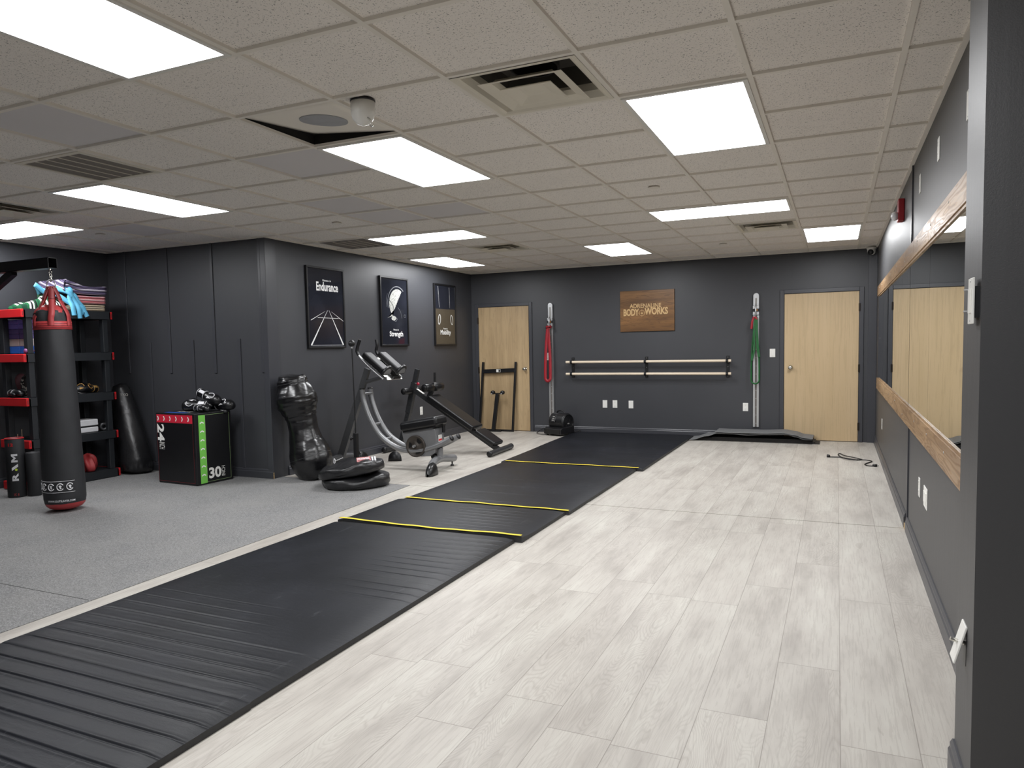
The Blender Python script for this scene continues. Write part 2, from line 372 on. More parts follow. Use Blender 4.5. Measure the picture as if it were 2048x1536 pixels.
# ---------------------------------------------------------------- ceiling
LIGHTS = [(0, 1, 1, 3), (-3, -2, 1, 3), (-3, -2, -3, -1), (-7, -6, 1, 3), (-11, -9, 2, 3), (-6, -4, 6, 7), (-7, -6, 9, 11), (-3, -2, 9, 11), (-1, 1, 6, 7), (1, 2, 9, 11),
          (1, 2, -5, -3), (-3, -2, -9, -7)]  # this row: unseen panels added behind the camera to light the near room
DIFF = [(-1, 0), (0, 8), (-5, 8), (-9, 1), (-1, -4)]
RET = [(-6, 0), (-7, 6)]
OPEN = (-3, 0)
PLAIN = {(-5, -1), (-4, 1), (-5, 3), (-5, 4), (-4, 4), (-9, 3), (-8, -2)}
taken = set((i, j) for a, b, c, d in LIGHTS for i in range(a, b) for j in range(c, d)) | set(DIFF) | set(RET) | {OPEN}
cl = MB()
def clip(x0, x1, y0, y1):
    x0 = max(x0, XF); y0 = max(y0, YN); x1 = min(x1, XE); y1 = min(y1, YB)
    if y0 >= YJ-0.02: x0 = max(x0, XL)
    elif y1 > YJ and x1 <= XL: y1 = YJ
    if y0 >= -0.59: x1 = min(x1, XR)
    return (x0, x1, y0, y1) if x1-x0 > 0.01 and y1-y0 > 0.01 else None
for i in range(-12, 7):
    for j in range(-11, 13):
        if (i, j) in taken: continue
        c = clip(i*T, (i+1)*T, j*T, (j+1)*T)
        if c: cl.add([(c[0], c[2], H+0.013), (c[1], c[2], H+0.013), (c[1], c[3], H+0.013), (c[0], c[3], H+0.013)], [(0, 3, 2, 1)], 1 if (i, j) in PLAIN else 0)
ceil = structure(cl.build('ceiling', ['tile', 'tile_plain'], fixn=False))
g = MB(); gw = 0.012
for i in range(-11, 7):
    x = i*T; y0 = YN; y1 = YB
    if x < XL: y1 = YJ
    if x > XR: y1 = -0.59
    if XF < x < XE: g.box(x-gw, x+gw, y0, y1, H-0.001, H+0.014)
for j in range(-10, 13):
    y = j*T; x0 = XF if y < YJ else XL; x1 = XR if y > -0.59 else XE
    g.box(x0, x1, y-gw, y+gw, H-0.0005, H+0.0135)
g.build('ceiling_grid', 'grid', ceil)
wa = MB(); wz = (H-0.002, H+0.014)
wa.box(XR-0.022, XR, -0.3, YB, *wz).box(XL, XR, YB-0.022, YB, *wz).box(XL, XL+0.022, YJ-0.022, YB, *wz).box(XF, XL+0.022, YJ-0.022, YJ, *wz).box(XF, XF+0.022, YN, YJ, *wz)
wa.box(1.303, 1.325, -0.61, -0.28, *wz).box(1.303, XE, -0.612, -0.59, *wz)
wa.build('wall_angle', 'grid', ceil)
MB().box(XF, XE, YN, YB, H+0.28, H+0.3).build('roof_deck', 'void', ceil)
# light panels
def light_thing(cells, label, group=None):
    a, b, c, d = cells; x0, x1, y0, y1 = a*T+0.012, b*T-0.012, c*T+0.012, d*T-0.012
    t_ = thing('ceiling_light', label, 'light', ((x0+x1)/2, (y0+y1)/2, H-0.008), group)
    f = MB(); w = 0.022
    f.box(x0, x1, y0, y0+w, H-0.008, H+0.02).box(x0, x1, y1-w, y1, H-0.008, H+0.02).box(x0, x0+w, y0+w, y1-w, H-0.008, H+0.02).box(x1-w, x1, y0+w, y1-w, H-0.008, H+0.02)
    f.box(x0, x1, y0, y1, H+0.03, H+0.04)
    f.build('frame', 'white', t_)
    l = MB(); l.add([(x0+w, y0+w, H-0.004), (x1-w, y0+w, H-0.004), (x1-w, y1-w, H-0.004), (x0+w, y1-w, H-0.004)], [(0, 3, 2, 1)])
    l.build('diffuser', 'lens', t_, fixn=False)
    return t_
LL = ['large lit ceiling panel at the right, left of the smoke-grey diffuser column', 'lit ceiling panel directly beyond the tilted speaker tile', 'biggest lit ceiling panel, cut off at the top left corner of the photo',
      'lit ceiling panel next to the slatted return grille on the left', 'lit ceiling panel cut off by the left edge beside a diffuser', 'long crosswise lit panel before the alcove corner, above the first two posters',
      'small far lit panel above the third poster by the left wall', 'small far lit panel above the wooden sign', 'long crosswise lit panel in front of the small diffuser near the sign', 'far lit panel in front of the right-hand door']
LL[0] = 'large square-looking lit ceiling panel right of the biggest air diffuser'
for k, c in enumerate(LIGHTS):
    light_thing(c, LL[k] if k < len(LL) else 'added lit ceiling panel, unseen behind the camera, to light the near room', None if k < len(LL) else 'added unseen lit panels behind the camera')
# air diffusers
def diffuser(i, j, label):
    x0, y0 = i*T+0.012, j*T+0.012; s_ = T-0.024; cx, cy = x0+s_/2, y0+s_/2
    t_ = thing('air_diffuser', label, 'air vent', (cx, cy, H-0.004))
    def sq(h, z): return [(cx-h, cy-h, z), (cx+h, cy-h, z), (cx+h, cy+h, z), (cx-h, cy+h, z)]
    def loft(mb, rings):
        vs = [p for r in rings for p in sq(*r)]
        mb.add(vs, [(4*k+q, 4*k+(q+1) % 4, 4*k+4+(q+1) % 4, 4*k+4+q) for k in range(len(rings)-1) for q in range(4)])
    h = s_/2
    a = MB(); loft(a, [(h, H-0.003), (h-0.022, H-0.003), (h-0.035, H+0.004), (h-0.05, H+0.035), (h-0.05, H+0.07)]); a.build('outer_frame', 'housing', t_)
    b = MB(); loft(b, [(0.200, H-0.014), (0.198, H-0.016), (0.150, H-0.002), (0.135, H+0.018), (0.137, H+0.019), (0.152, H), (0.200, H-0.014)]); b.build('louver', 'housing', t_)
    c = MB(); loft(c, [(0.122, H-0.026), (0.110, H-0.024), (0.060, H-0.008), (0.045, H-0.006), (0.001, H-0.006)]); loft(c, [(0.122, H-0.026), (0.122, H-0.022), (0.06, H+0.004), (0.001, H+0.004)])
    c.build('centre_pan', 'housing', t_)
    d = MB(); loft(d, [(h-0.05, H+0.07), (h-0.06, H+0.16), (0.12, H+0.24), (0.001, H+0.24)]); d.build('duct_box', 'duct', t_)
    e = MB(); e.lathe((cx, cy, H+0.09), (0, 0, 1), [(0, 0.105), (0, 0.115), (0.12, 0.115), (0.12, 0.105), (0, 0.105)]); e.build('duct_collar', 'void', t_)
    return t_
for (i, j), s_ in zip(DIFF, ['large square stepped ceiling diffuser nearest the camera', 'small stepped ceiling diffuser above the green band rail', 'small stepped ceiling diffuser between two far lit panels on the left',
                             'dark stepped diffuser at the left edge above the punching bag arm', 'stepped diffuser in the ceiling behind the camera']): diffuser(i, j, s_)
def grille(i, j, label):
    x0, x1, y0, y1 = i*T+0.012, (i+1)*T-0.012, j*T+0.012, (j+1)*T-0.012
    t_ = thing('return_grille', label, 'air vent', ((x0+x1)/2, (y0+y1)/2, H-0.004))
    f = MB(); w = 0.035
    f.box(x0, x1, y0, y0+w, H-0.004, H+0.01).box(x0, x1, y1-w, y1, H-0.004, H+0.01).box(x0, x0+w, y0+w, y1-w, H-0.004, H+0.01).box(x1-w, x1, y0+w, y1-w, H-0.004, H+0.01)
    f.build('frame', 'housing' if j == 0 else 'ret', t_)
    s_ = MB(); s_.add([(x0+w, y0+w, H+0.012), (x1-w, y0+w, H+0.012), (x1-w, y1-w, H+0.012), (x0+w, y1-w, H+0.012)], [(0, 3, 2, 1)])
    k = x0+w
    while k < x1-w-0.004: s_.add([(k, y0+w, H), (k+0.008, y0+w, H+0.012), (k+0.008, y1-w, H+0.012), (k, y1-w, H)], [(0, 1, 2, 3)]); k += 0.0125
    s_.build('slat_core', 'ret', t_, fixn=False)
    r = MB()
    for q in range(1, 5): xx = x0+w+(x1-x0-2*w)*q/5; r.box(xx-0.004, xx+0.004, y0+w, y1-w, H-0.002, H+0.006)
    r.build('rib', 'housing', t_)
grille(-6, 0, 'grey slatted return grille in the ceiling at the left'); grille(-7, 6, 'small dull return grille in the ceiling above the alcove corner')
# the lifted tile with its speaker
t_ = thing('ceiling_tile', 'ceiling tile lifted at one corner, with a round speaker grille in it', 'ceiling tile', (-2.5*T, 0.5*T, H))
def lift(u, v): return V((-3*T+0.014+(T-0.028)*u, 0.014+(T-0.028)*v, H+0.010+0.050*(1-u)*v+0.010*(1-u)+0.010*v))
a = MB(); a.grid(lift, 10, 10); a.build('tile_panel', 'tile_smooth', t_, solid=0.014)
M['spk'] = mat('grey_speaker_mesh', (166, 168, 172), 0.6, bump=0.3, bscale=900, bdist=0.001)
b = MB(); cu_, cv_ = 0.55, 0.46
vs = [lift(cu_+0.215*cos(q*pi/20), cv_+0.215*sin(q*pi/20))-V((0, 0, 0.012)) for q in range(40)]
b.add(vs+[p+V((0, 0, 0.006)) for p in vs], [tuple(range(40))[::-1]]+[(q, (q+1) % 40, 40+(q+1) % 40, 40+q) for q in range(40)]); b.build('speaker_grille', 'spk', t_)
MB().box(-3*T-0.01, -3*T+0.004, 0, T, H+0.008, H+0.16).box(-3*T, -2*T, T-0.004, T+0.01, H+0.008, H+0.16).build('plenum_edge', 'void', ceil)
# ceiling camera and sprinkler covers
t_ = thing('ceiling_camera', 'white round dome camera hanging beside the lifted speaker tile', 'camera', (-1.108, 0.085, H+0.005))
MB().lathe((-1.108, 0.085, H+0.005), (0, 0, -1), [(0, 0.0), (0, 0.060), (0.006, 0.060), (0.006, 0.0)]).build('mount_ring', 'black', t_)
MB().lathe((-1.108, 0.085, H-0.003), (0, 0, -1), [(0, 0.0), (0, 0.058), (0.055, 0.057), (0.078, 0.050), (0.10, 0.032), (0.112, 0.0)]).build('body', 'white', t_)
a = MB(); a.tube([V((-1.108+0.047*cos(q/14*pi-0.9), 0.085+0.047*sin(q/14*pi-0.9)*0.9, H-0.07-0.04*sin(q/14*pi))) for q in range(15)], 0.003, 6); a.build('lens_rim', 'chrome', t_)
for x, y, s_ in ((-0.51, 4.47, 'round flush cover in the ceiling, right of the middle lit panels'), (-0.49, 10.4, 'small round flush cover in the ceiling in front of the wooden sign'), (-5.46, 4.55, 'round flush cover in the ceiling above the first poster'),
                 (-9.36, 3.45, 'round flush cover in the ceiling above the shelf corner'), (-5.53, 10.61, 'tiny round flush cover in the ceiling beside the last left panel')):
    a = MB(); a.lathe((x*T, y*T, H+0.006), (0, 0, -1), [(0, 0), (0, 0.045), (0.006, 0.045), (0.006, 0.041), (0.006, 0)], 24)
    tag(a.build('sprinkler_cover', 'grid'), s_, 'sprinkler cover', 'round sprinkler covers in the ceiling')
# ---------------------------------------------------------------- doors
def door(num, x0, x1, mt, knob_x, hinge_x, zt):
    t_ = bpy.data.objects.new('door_%d' % num, None); COL.objects.link(t_); t_.location = ((x0+x1)/2, YB, 0); ORG[t_.name] = V(t_.location); structure(t_)
    MB().box(x0, x1, YB-0.012, YB+0.02, 0.008, zt).build('door_slab', mt, t_, bevel=0.002, seg=1)
    c = MB(); w = 0.052
    c.box(x0-0.006-w, x0-0.006, YB-0.020, YB+0.01, 0, zt+0.006+w).box(x1+0.006, x1+0.006+w, YB-0.020, YB+0.01, 0, zt+0.006+w).box(x0-0.006, x1+0.006, YB-0.020, YB+0.01, zt+0.006, zt+0.006+w)
    c.build('door_frame', 'trim', t_, bevel=0.003, seg=1)
    for z in (0.21, 0.985, 1.79):
        h = MB().box(hinge_x-0.012, hinge_x+0.012, YB-0.024, YB-0.01, z-0.05, z+0.05); h.tube([(hinge_x, YB-0.026, z-0.052), (hinge_x, YB-0.026, z+0.052)], 0.007, 8); h.build('hinge', 'brass', t_)
    k = MB(); k.lathe((knob_x, YB-0.012, 1.0), (0, -1, 0), [(0, 0.0), (0, 0.033), (0.006, 0.031), (0.012, 0.014), (0.028, 0.013), (0.034, 0.022), (0.046, 0.027), (0.058, 0.024), (0.064, 0.012), (0.064, 0.0)], 28)
    kn = k.build('knob', 'chrome', t_)
    MB().lathe((knob_x, YB-0.0765, 1.0), (0, -1, 0), [(0, 0), (0, 0.006), (0.003, 0.006), (0.003, 0)], 12).build('keyhole', 'black', kn)
door(1, -4.365, -3.479, 'door1', -3.55, -4.372, 2.0)
door(2, 0.317, 1.236, 'door2', 0.398, 1.243, 2.0)
# ---------------------------------------------------------------- plates and outlets
def plate(o, u, v, label, kind, w=0.072, h=0.116, group=None, lift=0.0):
    o, u, v = V(o), V(u), V(v); n_ = u.cross(v)
    t_ = thing({'blank': 'wall_plate', 'outlet': 'wall_outlet', 'switch': 'light_switch', 'multi': 'switch_plate', 'jack': 'wall_jack'}[kind], label, {'outlet': 'outlet', 'switch': 'switch', 'multi': 'switch'}.get(kind, 'wall plate'), o, group)
    MB().obox(o+n_*(0.0025+lift), (u, v, n_), (w/2, h/2, 0.0027)).build('cover', 'white', t_, bevel=0.002, seg=2)
    if kind == 'outlet':
        for s_ in (-1, 1):
            MB().obox(o+v*0.0285*s_*-1+n_*(0.006+lift), (u, v, n_), (0.016, 0.014, 0.0012)).build('receptacle', 'white', t_, bevel=0.001, seg=1)
            for e in (-1, 1): MB().obox(o-v*0.0285*s_+u*0.006*e+v*0.003+n_*(0.0072+lift), (u, v, n_), (0.0012, 0.004, 0.0004)).build('slot', 'offwhite', t_)
            MB().obox(o-v*0.0285*s_-v*0.008+n_*(0.0072+lift), (u, v, n_), (0.002, 0.002, 0.0004)).build('ground_hole', 'offwhite', t_)
    elif kind == 'switch':
        MB().obox(o+n_*(0.007+lift), (u, v, n_), (0.016, 0.033, 0.002)).build('rocker', 'white', t_, bevel=0.001, seg=1)
    elif kind == 'multi':
        for e in (-1, 0, 1): MB().obox(o+u*0.046*e+n_*(0.007+lift), (u, v, n_), (0.0165, 0.033, 0.002)).build('rocker', 'white', t_, bevel=0.001, seg=1)
    elif kind == 'jack':
        MB().obox(o+n_*(0.006+lift), (u, v, n_), (0.011, 0.018, 0.002)).build('jack_insert', 'offwhite', t_)
    for s_ in (-1, 1): MB().lathe(o+v*s_*(h/2-0.009)+n_*(0.005+lift), n_, [(0, 0.0), (0, 0.003), (0.001, 0.003), (0.001, 0)], 8).build('screw', 'alu', t_)
    return t_
X_, Y_, Z_ = (1, 0, 0), (0, 1, 0), (0, 0, 1)
plate((-2.242, YB, 0.458), X_, Z_, 'blank white plate, leftmost of the three low on the back wall', 'blank')
plate((-2.085, YB, 0.459), X_, Z_, 'white double outlet in the middle of the three low plates under the wooden bars', 'outlet')
plate((-1.837, YB, 0.456), X_, Z_, 'blank white plate, rightmost of the three low on the back wall', 'blank')
plate((0.164, YB, 1.202), X_, Z_, 'white light switch between the green band rail and the right-hand door', 'switch')
plate((-0.191, YB, 0.446), X_, Z_, 'white outlet just left of the lower green band rail', 'outlet')
plate((-3.185, YB, 1.194), X_, Z_, 'white light switch beside the red band, right of the left-hand door', 'switch')
plate((XL, 6.118, 0.460), Y_, Z_, 'white outlet on the poster wall behind the decline bench', 'outlet')
plate((XR, 1.50, 2.335), (0, -1, 0), Z_, 'white plate high on the right wall, nearer of the two above the mirror', 'multi', 0.072)
bpy.data.objects['switch_plate'].name = 'wall_plate_high'
o_ = [o for o in bpy.data.objects if o.name == 'wall_plate_high'][0]
for ch in list(o_.children): bpy.data.objects.remove(ch)
bpy.data.objects.remove(o_)
plate((XR, 1.50, 2.335), (0, -1, 0), Z_, 'white outlet plate high on the right wall, nearer of the two above the mirror', 'outlet')
plate((XR, 2.42, 2.335), (0, -1, 0), Z_, 'white outlet plate high on the right wall, farther one, next to the wall joint', 'outlet')
plate((XR, 0.56, 2.29), (0, -1, 0), Z_, 'white plate mostly hidden by the grey wall end at the top right', 'blank')
plate((XR, 6.21, 0.415), (0, -1, 0), Z_, 'white jack plate low on the right wall near the far corner', 'jack')
plate((XR, 2.145, 0.458), (0, -1, 0), Z_, 'narrow white outlet plate low on the right wall beside the wide one', 'outlet')
plate((XR, 1.80, 0.462), (0, -1, 0), Z_, 'wide white triple plate low on the right wall under the rail', 'multi', 0.165, 0.118)
# plate standing off the wall end, with a black box behind it
t_ = plate((1.325-0.012, -0.535, 1.466), (0, -1, 0), Z_, 'white switch plate standing off the grey wall end at the right edge', 'switch', 0.075, 0.125)
MB().box(1.3145, 1.325, -0.565, -0.505, 1.42, 1.505).build('back_box', 'black', t_)
for z in (1.44, 1.50): MB().tube([(1.325, -0.478, z), (1.300, -0.478, z)], 0.003, 8).build('mounting_screw', 'alu', t_)
# tilted jack plate hanging off its hole
al = radians(15); vv = V((sin(al), 0, cos(al))); oo = V((1.309, -0.455, 0.478))
t_ = thing('wall_jack', 'crooked white cable plate hanging loose above the near baseboard on the right', 'wall plate', oo)
uu = V((0, -1, 0)); nn = uu.cross(vv)
MB().obox(oo, (uu, vv, nn), (0.036, 0.058, 0.003)).build('cover', 'white', t_, bevel=0.002, seg=2)
MB().tube([oo-nn*0.014, oo+nn*0.022], 0.006, 12).build('cable_jack', 'chrome', t_)
MB().tube([oo-nn*0.014, oo-nn*0.014+V((0.004, 0.0, -0.004)), (1.325, -0.450, 0.470)], 0.0045, 10).build('cable', 'offwhite', t_)
structure(MB().box(1.3240, 1.326, -0.480, -0.430, 0.415, 0.51).build('wall_stub_hole', 'black'))
# ---------------------------------------------------------------- mirror and its rails
t_ = thing('wall_mirror', 'long wall mirror between two oak rails on the right wall', 'mirror', (XR-0.008, 3.4, 1.4))
for y0, y1 in ((-0.28, 1.712), (1.716, 3.592), (3.596, 7.10)):
    MB().box(XR-0.010, XR-0.001, y0, y1, 0.84, 1.95).build('glass_panel', 'mirror', t_)
def rail(name, z0, z1, label, yend):
    t_ = thing(name, label, 'rail', (XR-0.02, 3.4, z0))
    mb = MB()
    pr = [(-0.28, 2.55), (2.552, 4.95), (4.952, yend)]
    for a, b in pr: mb = MB().box(XR-0.024, XR-0.0105, a, b, z0, z1); mb.build('rail_board', 'rail', t_, bevel=0.002, seg=1)
    zz = z1 if z0 < 1.4 else z0-0.014
    MB().box(XR-0.018, XR-0.0105, -0.28, yend-0.3, zz, zz+0.014).build('back_strip', 'rail', t_)
    for y in (0.9, 1.6, 2.3, 3.2, 4.0, 4.8, 5.6, 6.2, 6.7):
        s = MB(); s.lathe((XR-0.024, y, (z0+z1)/2+0.02*(-1)**int(y*3)), (-1, 0, 0), [(0, 0), (0, 0.006), (0.002, 0.005), (0.002, 0)], 8); s.build('screw_head', 'alu', t_)
    return t_
rail('mirror_rail', 0.762, 0.893, 'lower oak board running along the bottom edge of the mirror', 7.12)
rail('mirror_rail', 1.888, 2.004, 'upper oak board running along the top edge of the mirror', 7.16)
# ---------------------------------------------------------------- fire alarm, corner camera
t_ = thing('fire_alarm', 'red fire alarm with clear strobe, high on the right wall', 'fire alarm', (XR, 3.67, 2.36))
M['alarmred'] = mat('dark_red_alarm_plastic', (158, 24, 36), 0.4)
MB().box(XR-0.045, XR, 3.60, 3.73, 2.285, 2.455).build('housing', 'alarmred', t_, bevel=0.008, seg=3)
M['clear'] = mat('clear_strobe_plastic', (232, 232, 235), 0.12, 0.1, 0.9)
MB().ell((XR-0.066, 3.630, 2.325), (0.030, 0.034, 0.036), n=8, m_=4).build('strobe_lens', 'clear', t_)
MB().box(XR-0.052, XR-0.045, 3.615, 3.715, 2.305, 2.345).build('strobe_base', 'alu', t_)
a = MB(); a.text('FIRE', lambda p, q: V((XR-0.0457, 3.665-q, 2.42+p*0.0)) if False else V((XR-0.0457, 3.652+q*1.0, 2.42-p)), 0.075, 0.016, 0.02); a.build('lettering', 'white', t_)
t_ = thing('security_camera', 'white turret security camera in the far right ceiling corner', 'camera', (1.37, YB-0.08, H))
MB().lathe((1.37, YB-0.085, H), (0, 0, -1), [(0, 0), (0, 0.058), (0.02, 0.058), (0.035, 0.05), (0.035, 0)], 28).build('mount', 'white', t_)
MB().ell((1.37, YB-0.09, H-0.050), (0.052, 0.052, 0.050)).build('ball', 'white', t_)
dd = V((-0.25, -0.85, -0.35)).normalized(); cc = V((1.37, YB-0.09, H-0.05))
MB().lathe(cc+dd*0.040, dd, [(0, 0.0), (0, 0.036), (0.014, 0.034), (0.016, 0.0)], 24).build('lens', 'black', t_)
# ---------------------------------------------------------------- wooden sign
t_ = thing('wooden_sign', 'walnut board sign with light engraved lettering on the back wall', 'sign', (-1.582, YB, 1.85))
MB().box(-1.985, -1.178, YB-0.024, YB-0.003, 1.548, 2.150).build('board', 'signwood', t_, bevel=0.002, seg=1)
a = MB(); yy = YB-0.0248
fo = lambda x, z: (lambda p, q: V((x+p, yy, z+q)))
a.text('ADRENALINE', fo(-1.604, 1.925), 0.47, 0.062, 0.015); a.build('small_lettering', 'gold', t_)
a = MB(); a.text('BODY', fo(-1.815, 1.832), 0.235, 0.105, 0.035, space=0.95); a.build('large_lettering', 'gold', t_); a = MB(); a.text('WORKS', fo(-1.443, 1.842), 0.345, 0.105, 0.035, space=0.95)
for z in (1.800, 1.806, 1.813): pass
a.build('large_lettering', 'gold', t_)
a = MB(); cx, cz = -1.655, 1.818
a.tube([(cx+0.040*cos(q*pi/16), yy, cz+0.040*sin(q*pi/16)) for q in range(32)], 0.003, 6, closed=True)
for q in range(4): d_ = V((cos(q*pi/2), 0, sin(q*pi/2))); a.bar(V((cx, yy, cz))+d_*0.028, V((cx, yy, cz))+d_*0.056, 0.004, 0.002, (0, 1, 0))
a.lathe((cx, yy, cz+0.012), (0, -1, 0), [(0, 0), (0, 0.006), (0.001, 0.006), (0.001, 0)], 12); a.box(cx-0.009, cx+0.009, yy-0.001, yy+0.0005, cz-0.016, cz+0.004); a.box(cx-0.016, cx-0.011, yy-0.001, yy+0.0005, cz-0.012, cz+0.004); a.box(cx+0.011, cx+0.016, yy-0.001, yy+0.0005, cz-0.012, cz+0.004)
a.build('target_emblem', 'gold', t_)
# ---------------------------------------------------------------- ballet barre bars
t_ = thing('wall_barre', 'double wooden exercise bar on three black wall brackets', 'exercise bars', (-1.58, YB, 1.01))
ZB = (1.103, 0.921)
for z in ZB: MB().tube([(-2.83, YB-0.095, z), (-0.375, YB-0.095, z)], 0.019, 20).build('wooden_bar', 'barre', t_)
for x in (-2.745, -1.595, -0.430):
    b = MB().box(x-0.023, x+0.023, YB-0.006, YB, 0.862, 1.172)
    for z in ZB:
        b.box(x-0.016, x+0.016, YB-0.085, YB-0.004, z-0.030, z-0.022)
        b.sweep([(x, YB-0.095+0.0225*cos(q), z+0.0225*sin(q)) for q in [pi*0.0+i*pi/12 for i in range(25)]], [(-0.003, -0.016), (0.003, -0.016), (0.003, 0.016), (-0.003, 0.016)], up=(1, 0, 0))
        b.box(x-0.016, x+0.016, YB-0.075, YB-0.004, z-0.006, z+0.006)
    br = b.build('bracket', 'blackmetal', t_)
    for z in (0.882, 1.015, 1.152): MB().lathe((x, YB-0.006, z), (0, -1, 0), [(0, 0), (0, 0.005), (0.002, 0.004), (0.002, 0)], 8).build('bolt', 'alu', br)
# ---------------------------------------------------------------- band rails
def ribbon(pts, w, th, side): # flat band following pts, width along side
    mb = MB(); mb.sweep(pts, [(-w/2, -th/2), (w/2, -th/2), (w/2, th/2), (-w/2, th/2)], up=side); return mb
def bandrail(x, z0, z1, zc, label, twist):
    t_ = thing('band_rail', label, 'exercise rail', (x, YB, z0))
    y1 = YB-0.028
    b = MB(); w = 0.038
    b.prism([(x-w, YB, z0), (x-w, YB-0.028, z0), (x-0.012, YB-0.028, z0), (x-0.012, YB-0.012, z0), (x+0.012, YB-0.012, z0), (x+0.012, YB-0.028, z0), (x+w, YB-0.028, z0), (x+w, YB, z0)], (0, 0, z1-0.26-z0))
    b.build('track', 'alu', t_)
    g_ = MB().box(x-0.0118, x+0.0118, YB-0.0135, YB-0.0115, z0, z1-0.26); g_.build('track_groove', 'ret', t_)
    z = z0+0.05
    while z < z1-0.3: MB().lathe((x, YB-0.0135, z), (0, -1, 0), [(0, 0), (0, 0.005), (0.001, 0.005), (0.001, 0)], 8).build('track_hole', 'white', t_); z += 0.115
    e = MB(); out = [(x-w, YB-0.034, z1-0.27)]+[(x-w*cos(q*pi/12), YB-0.034, z1-w+w*sin(q*pi/12)) for q in range(13)]+[(x+w, YB-0.034, z1-0.27)]
    e.prism(out, (0, 0.034, 0)); ec = e.build('end_plate', 'alu', t_, bevel=0.004, seg=2)
    e = MB().box(x-0.012, x+0.012, YB-0.036, YB-0.0335, z1-0.22, z1-0.07); e.build('end_slot', 'offwhite', ec)
    c_ = MB().box(x-0.042, x+0.042, YB-0.058, YB-0.034, zc-0.07, zc+0.06); c_.build('carriage', 'alu', t_, bevel=0.005, seg=2)
    MB().box(x-0.044, x+0.044, YB-0.062, YB-0.03, zc-0.025, zc+0.018).build('brake_pad', 'black', t_, bevel=0.003, seg=1)
    M.setdefault('orange', mat('amber_warning_label', (196, 130, 70), 0.5)); MB().box(x-0.010, x+0.022, YB-0.0635, YB-0.062, zc-0.015, zc+0.012).build('warning_label', 'orange', t_)
    MB().tube([(x, YB-0.058, zc+0.07), (x, YB-0.085, zc+0.05), (x, YB-0.085, zc-0.06), (x, YB-0.07, zc-0.085)], 0.011, 10).build('pull_pin', 'alu', t_)
    return t_
bandrail(-3.103, 0.10, 2.03, 1.735, 'silver wall rail with the red band, right of the left-hand door', 0)
bandrail(-0.050, 0.17, 2.035, 1.80, 'silver wall rail with the green band, left of the right-hand door', 1)
def loop(x, zt, zb, w, spread, y, n_=16, lean=0.0):
    pts = []
    for q in range(n_+1): s_ = q/n_; pts.append((x-spread*sin(pi*min(1, s_*1.15)/2)-lean*s_, y-0.004, zt+(zb-zt)*s_))
    for q in range(1, 8): a_ = pi*q/8; pts.append((x-spread*cos(a_)-lean, y-0.002, zb-0.05*sin(a_)))
    for q in range(n_+1): s_ = 1-q/n_; pts.append((x+spread*sin(pi*min(1, s_*1.15)/2)-lean*s_, y+0.006, zt+(zb-zt)*s_))
    return pts
yb = YB-0.085
b = ribbon(loop(-3.125, 1.66, 0.86, 0.06, 0.040, yb, lean=0.012), 0.044, 0.008, (0.1, -1, 0.02)); 
b.sweep([(-3.118, yb-0.004, 1.63), (-3.118, yb-0.018, 1.655), (-3.115, yb+0.012, 1.672), (-3.108, yb+0.03, 1.64)], [(-0.04, -0.008), (0.04, -0.008), (0.04, 0.008), (-0.04, 0.008)], up=(0, 0, 1))
M['redband'] = mat('red_latex_band', (158, 32, 44), 0.5, vary=0.08); M['greenband'] = mat('green_latex_band', (22, 92, 42), 0.5, vary=0.15)
tag(b.build('resistance_band', 'redband'), 'wide red resistance band looped on the left wall rail', 'resistance band')
b = ribbon(loop(-0.055, 1.70, 0.83, 0.03, 0.052, yb), 0.020, 0.005, (0.5, -0.9, 0.02))
b.add(ribbon([(-0.055, yb-0.01, 1.70), (-0.07, yb-0.012, 1.5), (-0.065, yb-0.012, 1.25), (-0.10, yb-0.01, 1.1)], 0.026, 0.006, (0, -1, 0)).v, ribbon([(0, 0, 0), (0, 0, 1), (0, 0, 2), (0, 0, 3)], 1, 1, (0, -1, 0)).f)
b.add(ribbon([(-0.04, yb-0.014, 1.70), (-0.035, yb-0.016, 1.5), (-0.022, yb-0.016, 1.3), (-0.005, yb-0.012, 1.15)], 0.034, 0.006, (0, -1, 0)).v, ribbon([(0, 0, 0), (0, 0, 1), (0, 0, 2), (0, 0, 3)], 1, 1, (0, -1, 0)).f)
tag(b.build('resistance_band', 'greenband'), 'green resistance band hanging in a long loop from the right wall rail', 'resistance band')
b = ribbon([(-0.03, yb-0.012, 1.66), (-0.05, yb-0.02, 1.70), (-0.075, yb-0.016, 1.70), (-0.095, yb-0.014, 1.64), (-0.105, yb-0.012, 1.54)], 0.028, 0.006, (0, -1, 0))
tag(b.build('resistance_band', 'redband'), 'short red strap tucked behind the green band on the right wall rail', 'resistance band')
# ---------------------------------------------------------------- posters
def poster(y0, y1, z0, z1, label, art):
    t_ = thing('framed_poster', label, 'poster', (XL, (y0+y1)/2, (z0+z1)/2)); w = 0.022; x = XL+0.03
    f = MB(); f.box(XL, x, y0, y1, z0, z0+w).box(XL, x, y0, y1, z1-w, z1).box(XL, x, y0, y0+w, z0+w, z1-w).box(XL, x, y1-w, y1, z0+w, z1-w); f.build('frame', 'blackmetal', t_, bevel=0.002, seg=1)
    pr = MB(); pr.box(XL+0.004, XL+0.018, y0+w, y1-w, z0+w, z1-w); p_ = pr.build('print', 'print', t_)
    W_, H_ = y1-y0-2*w, z1-z0-2*w
    at = lambda u, v, l=0.0185: V((XL+l, y0+w+u*W_, z1-w-v*H_))   # u to the right, v down
    art(at, W_, H_, p_)
M['print'] = mat('dark_glossy_print', (34, 36, 44), 0.10, vary=0.25, scale=3)
M['printbrown'] = mat('brown_grey_print', (72, 66, 56), 0.10, vary=0.05)
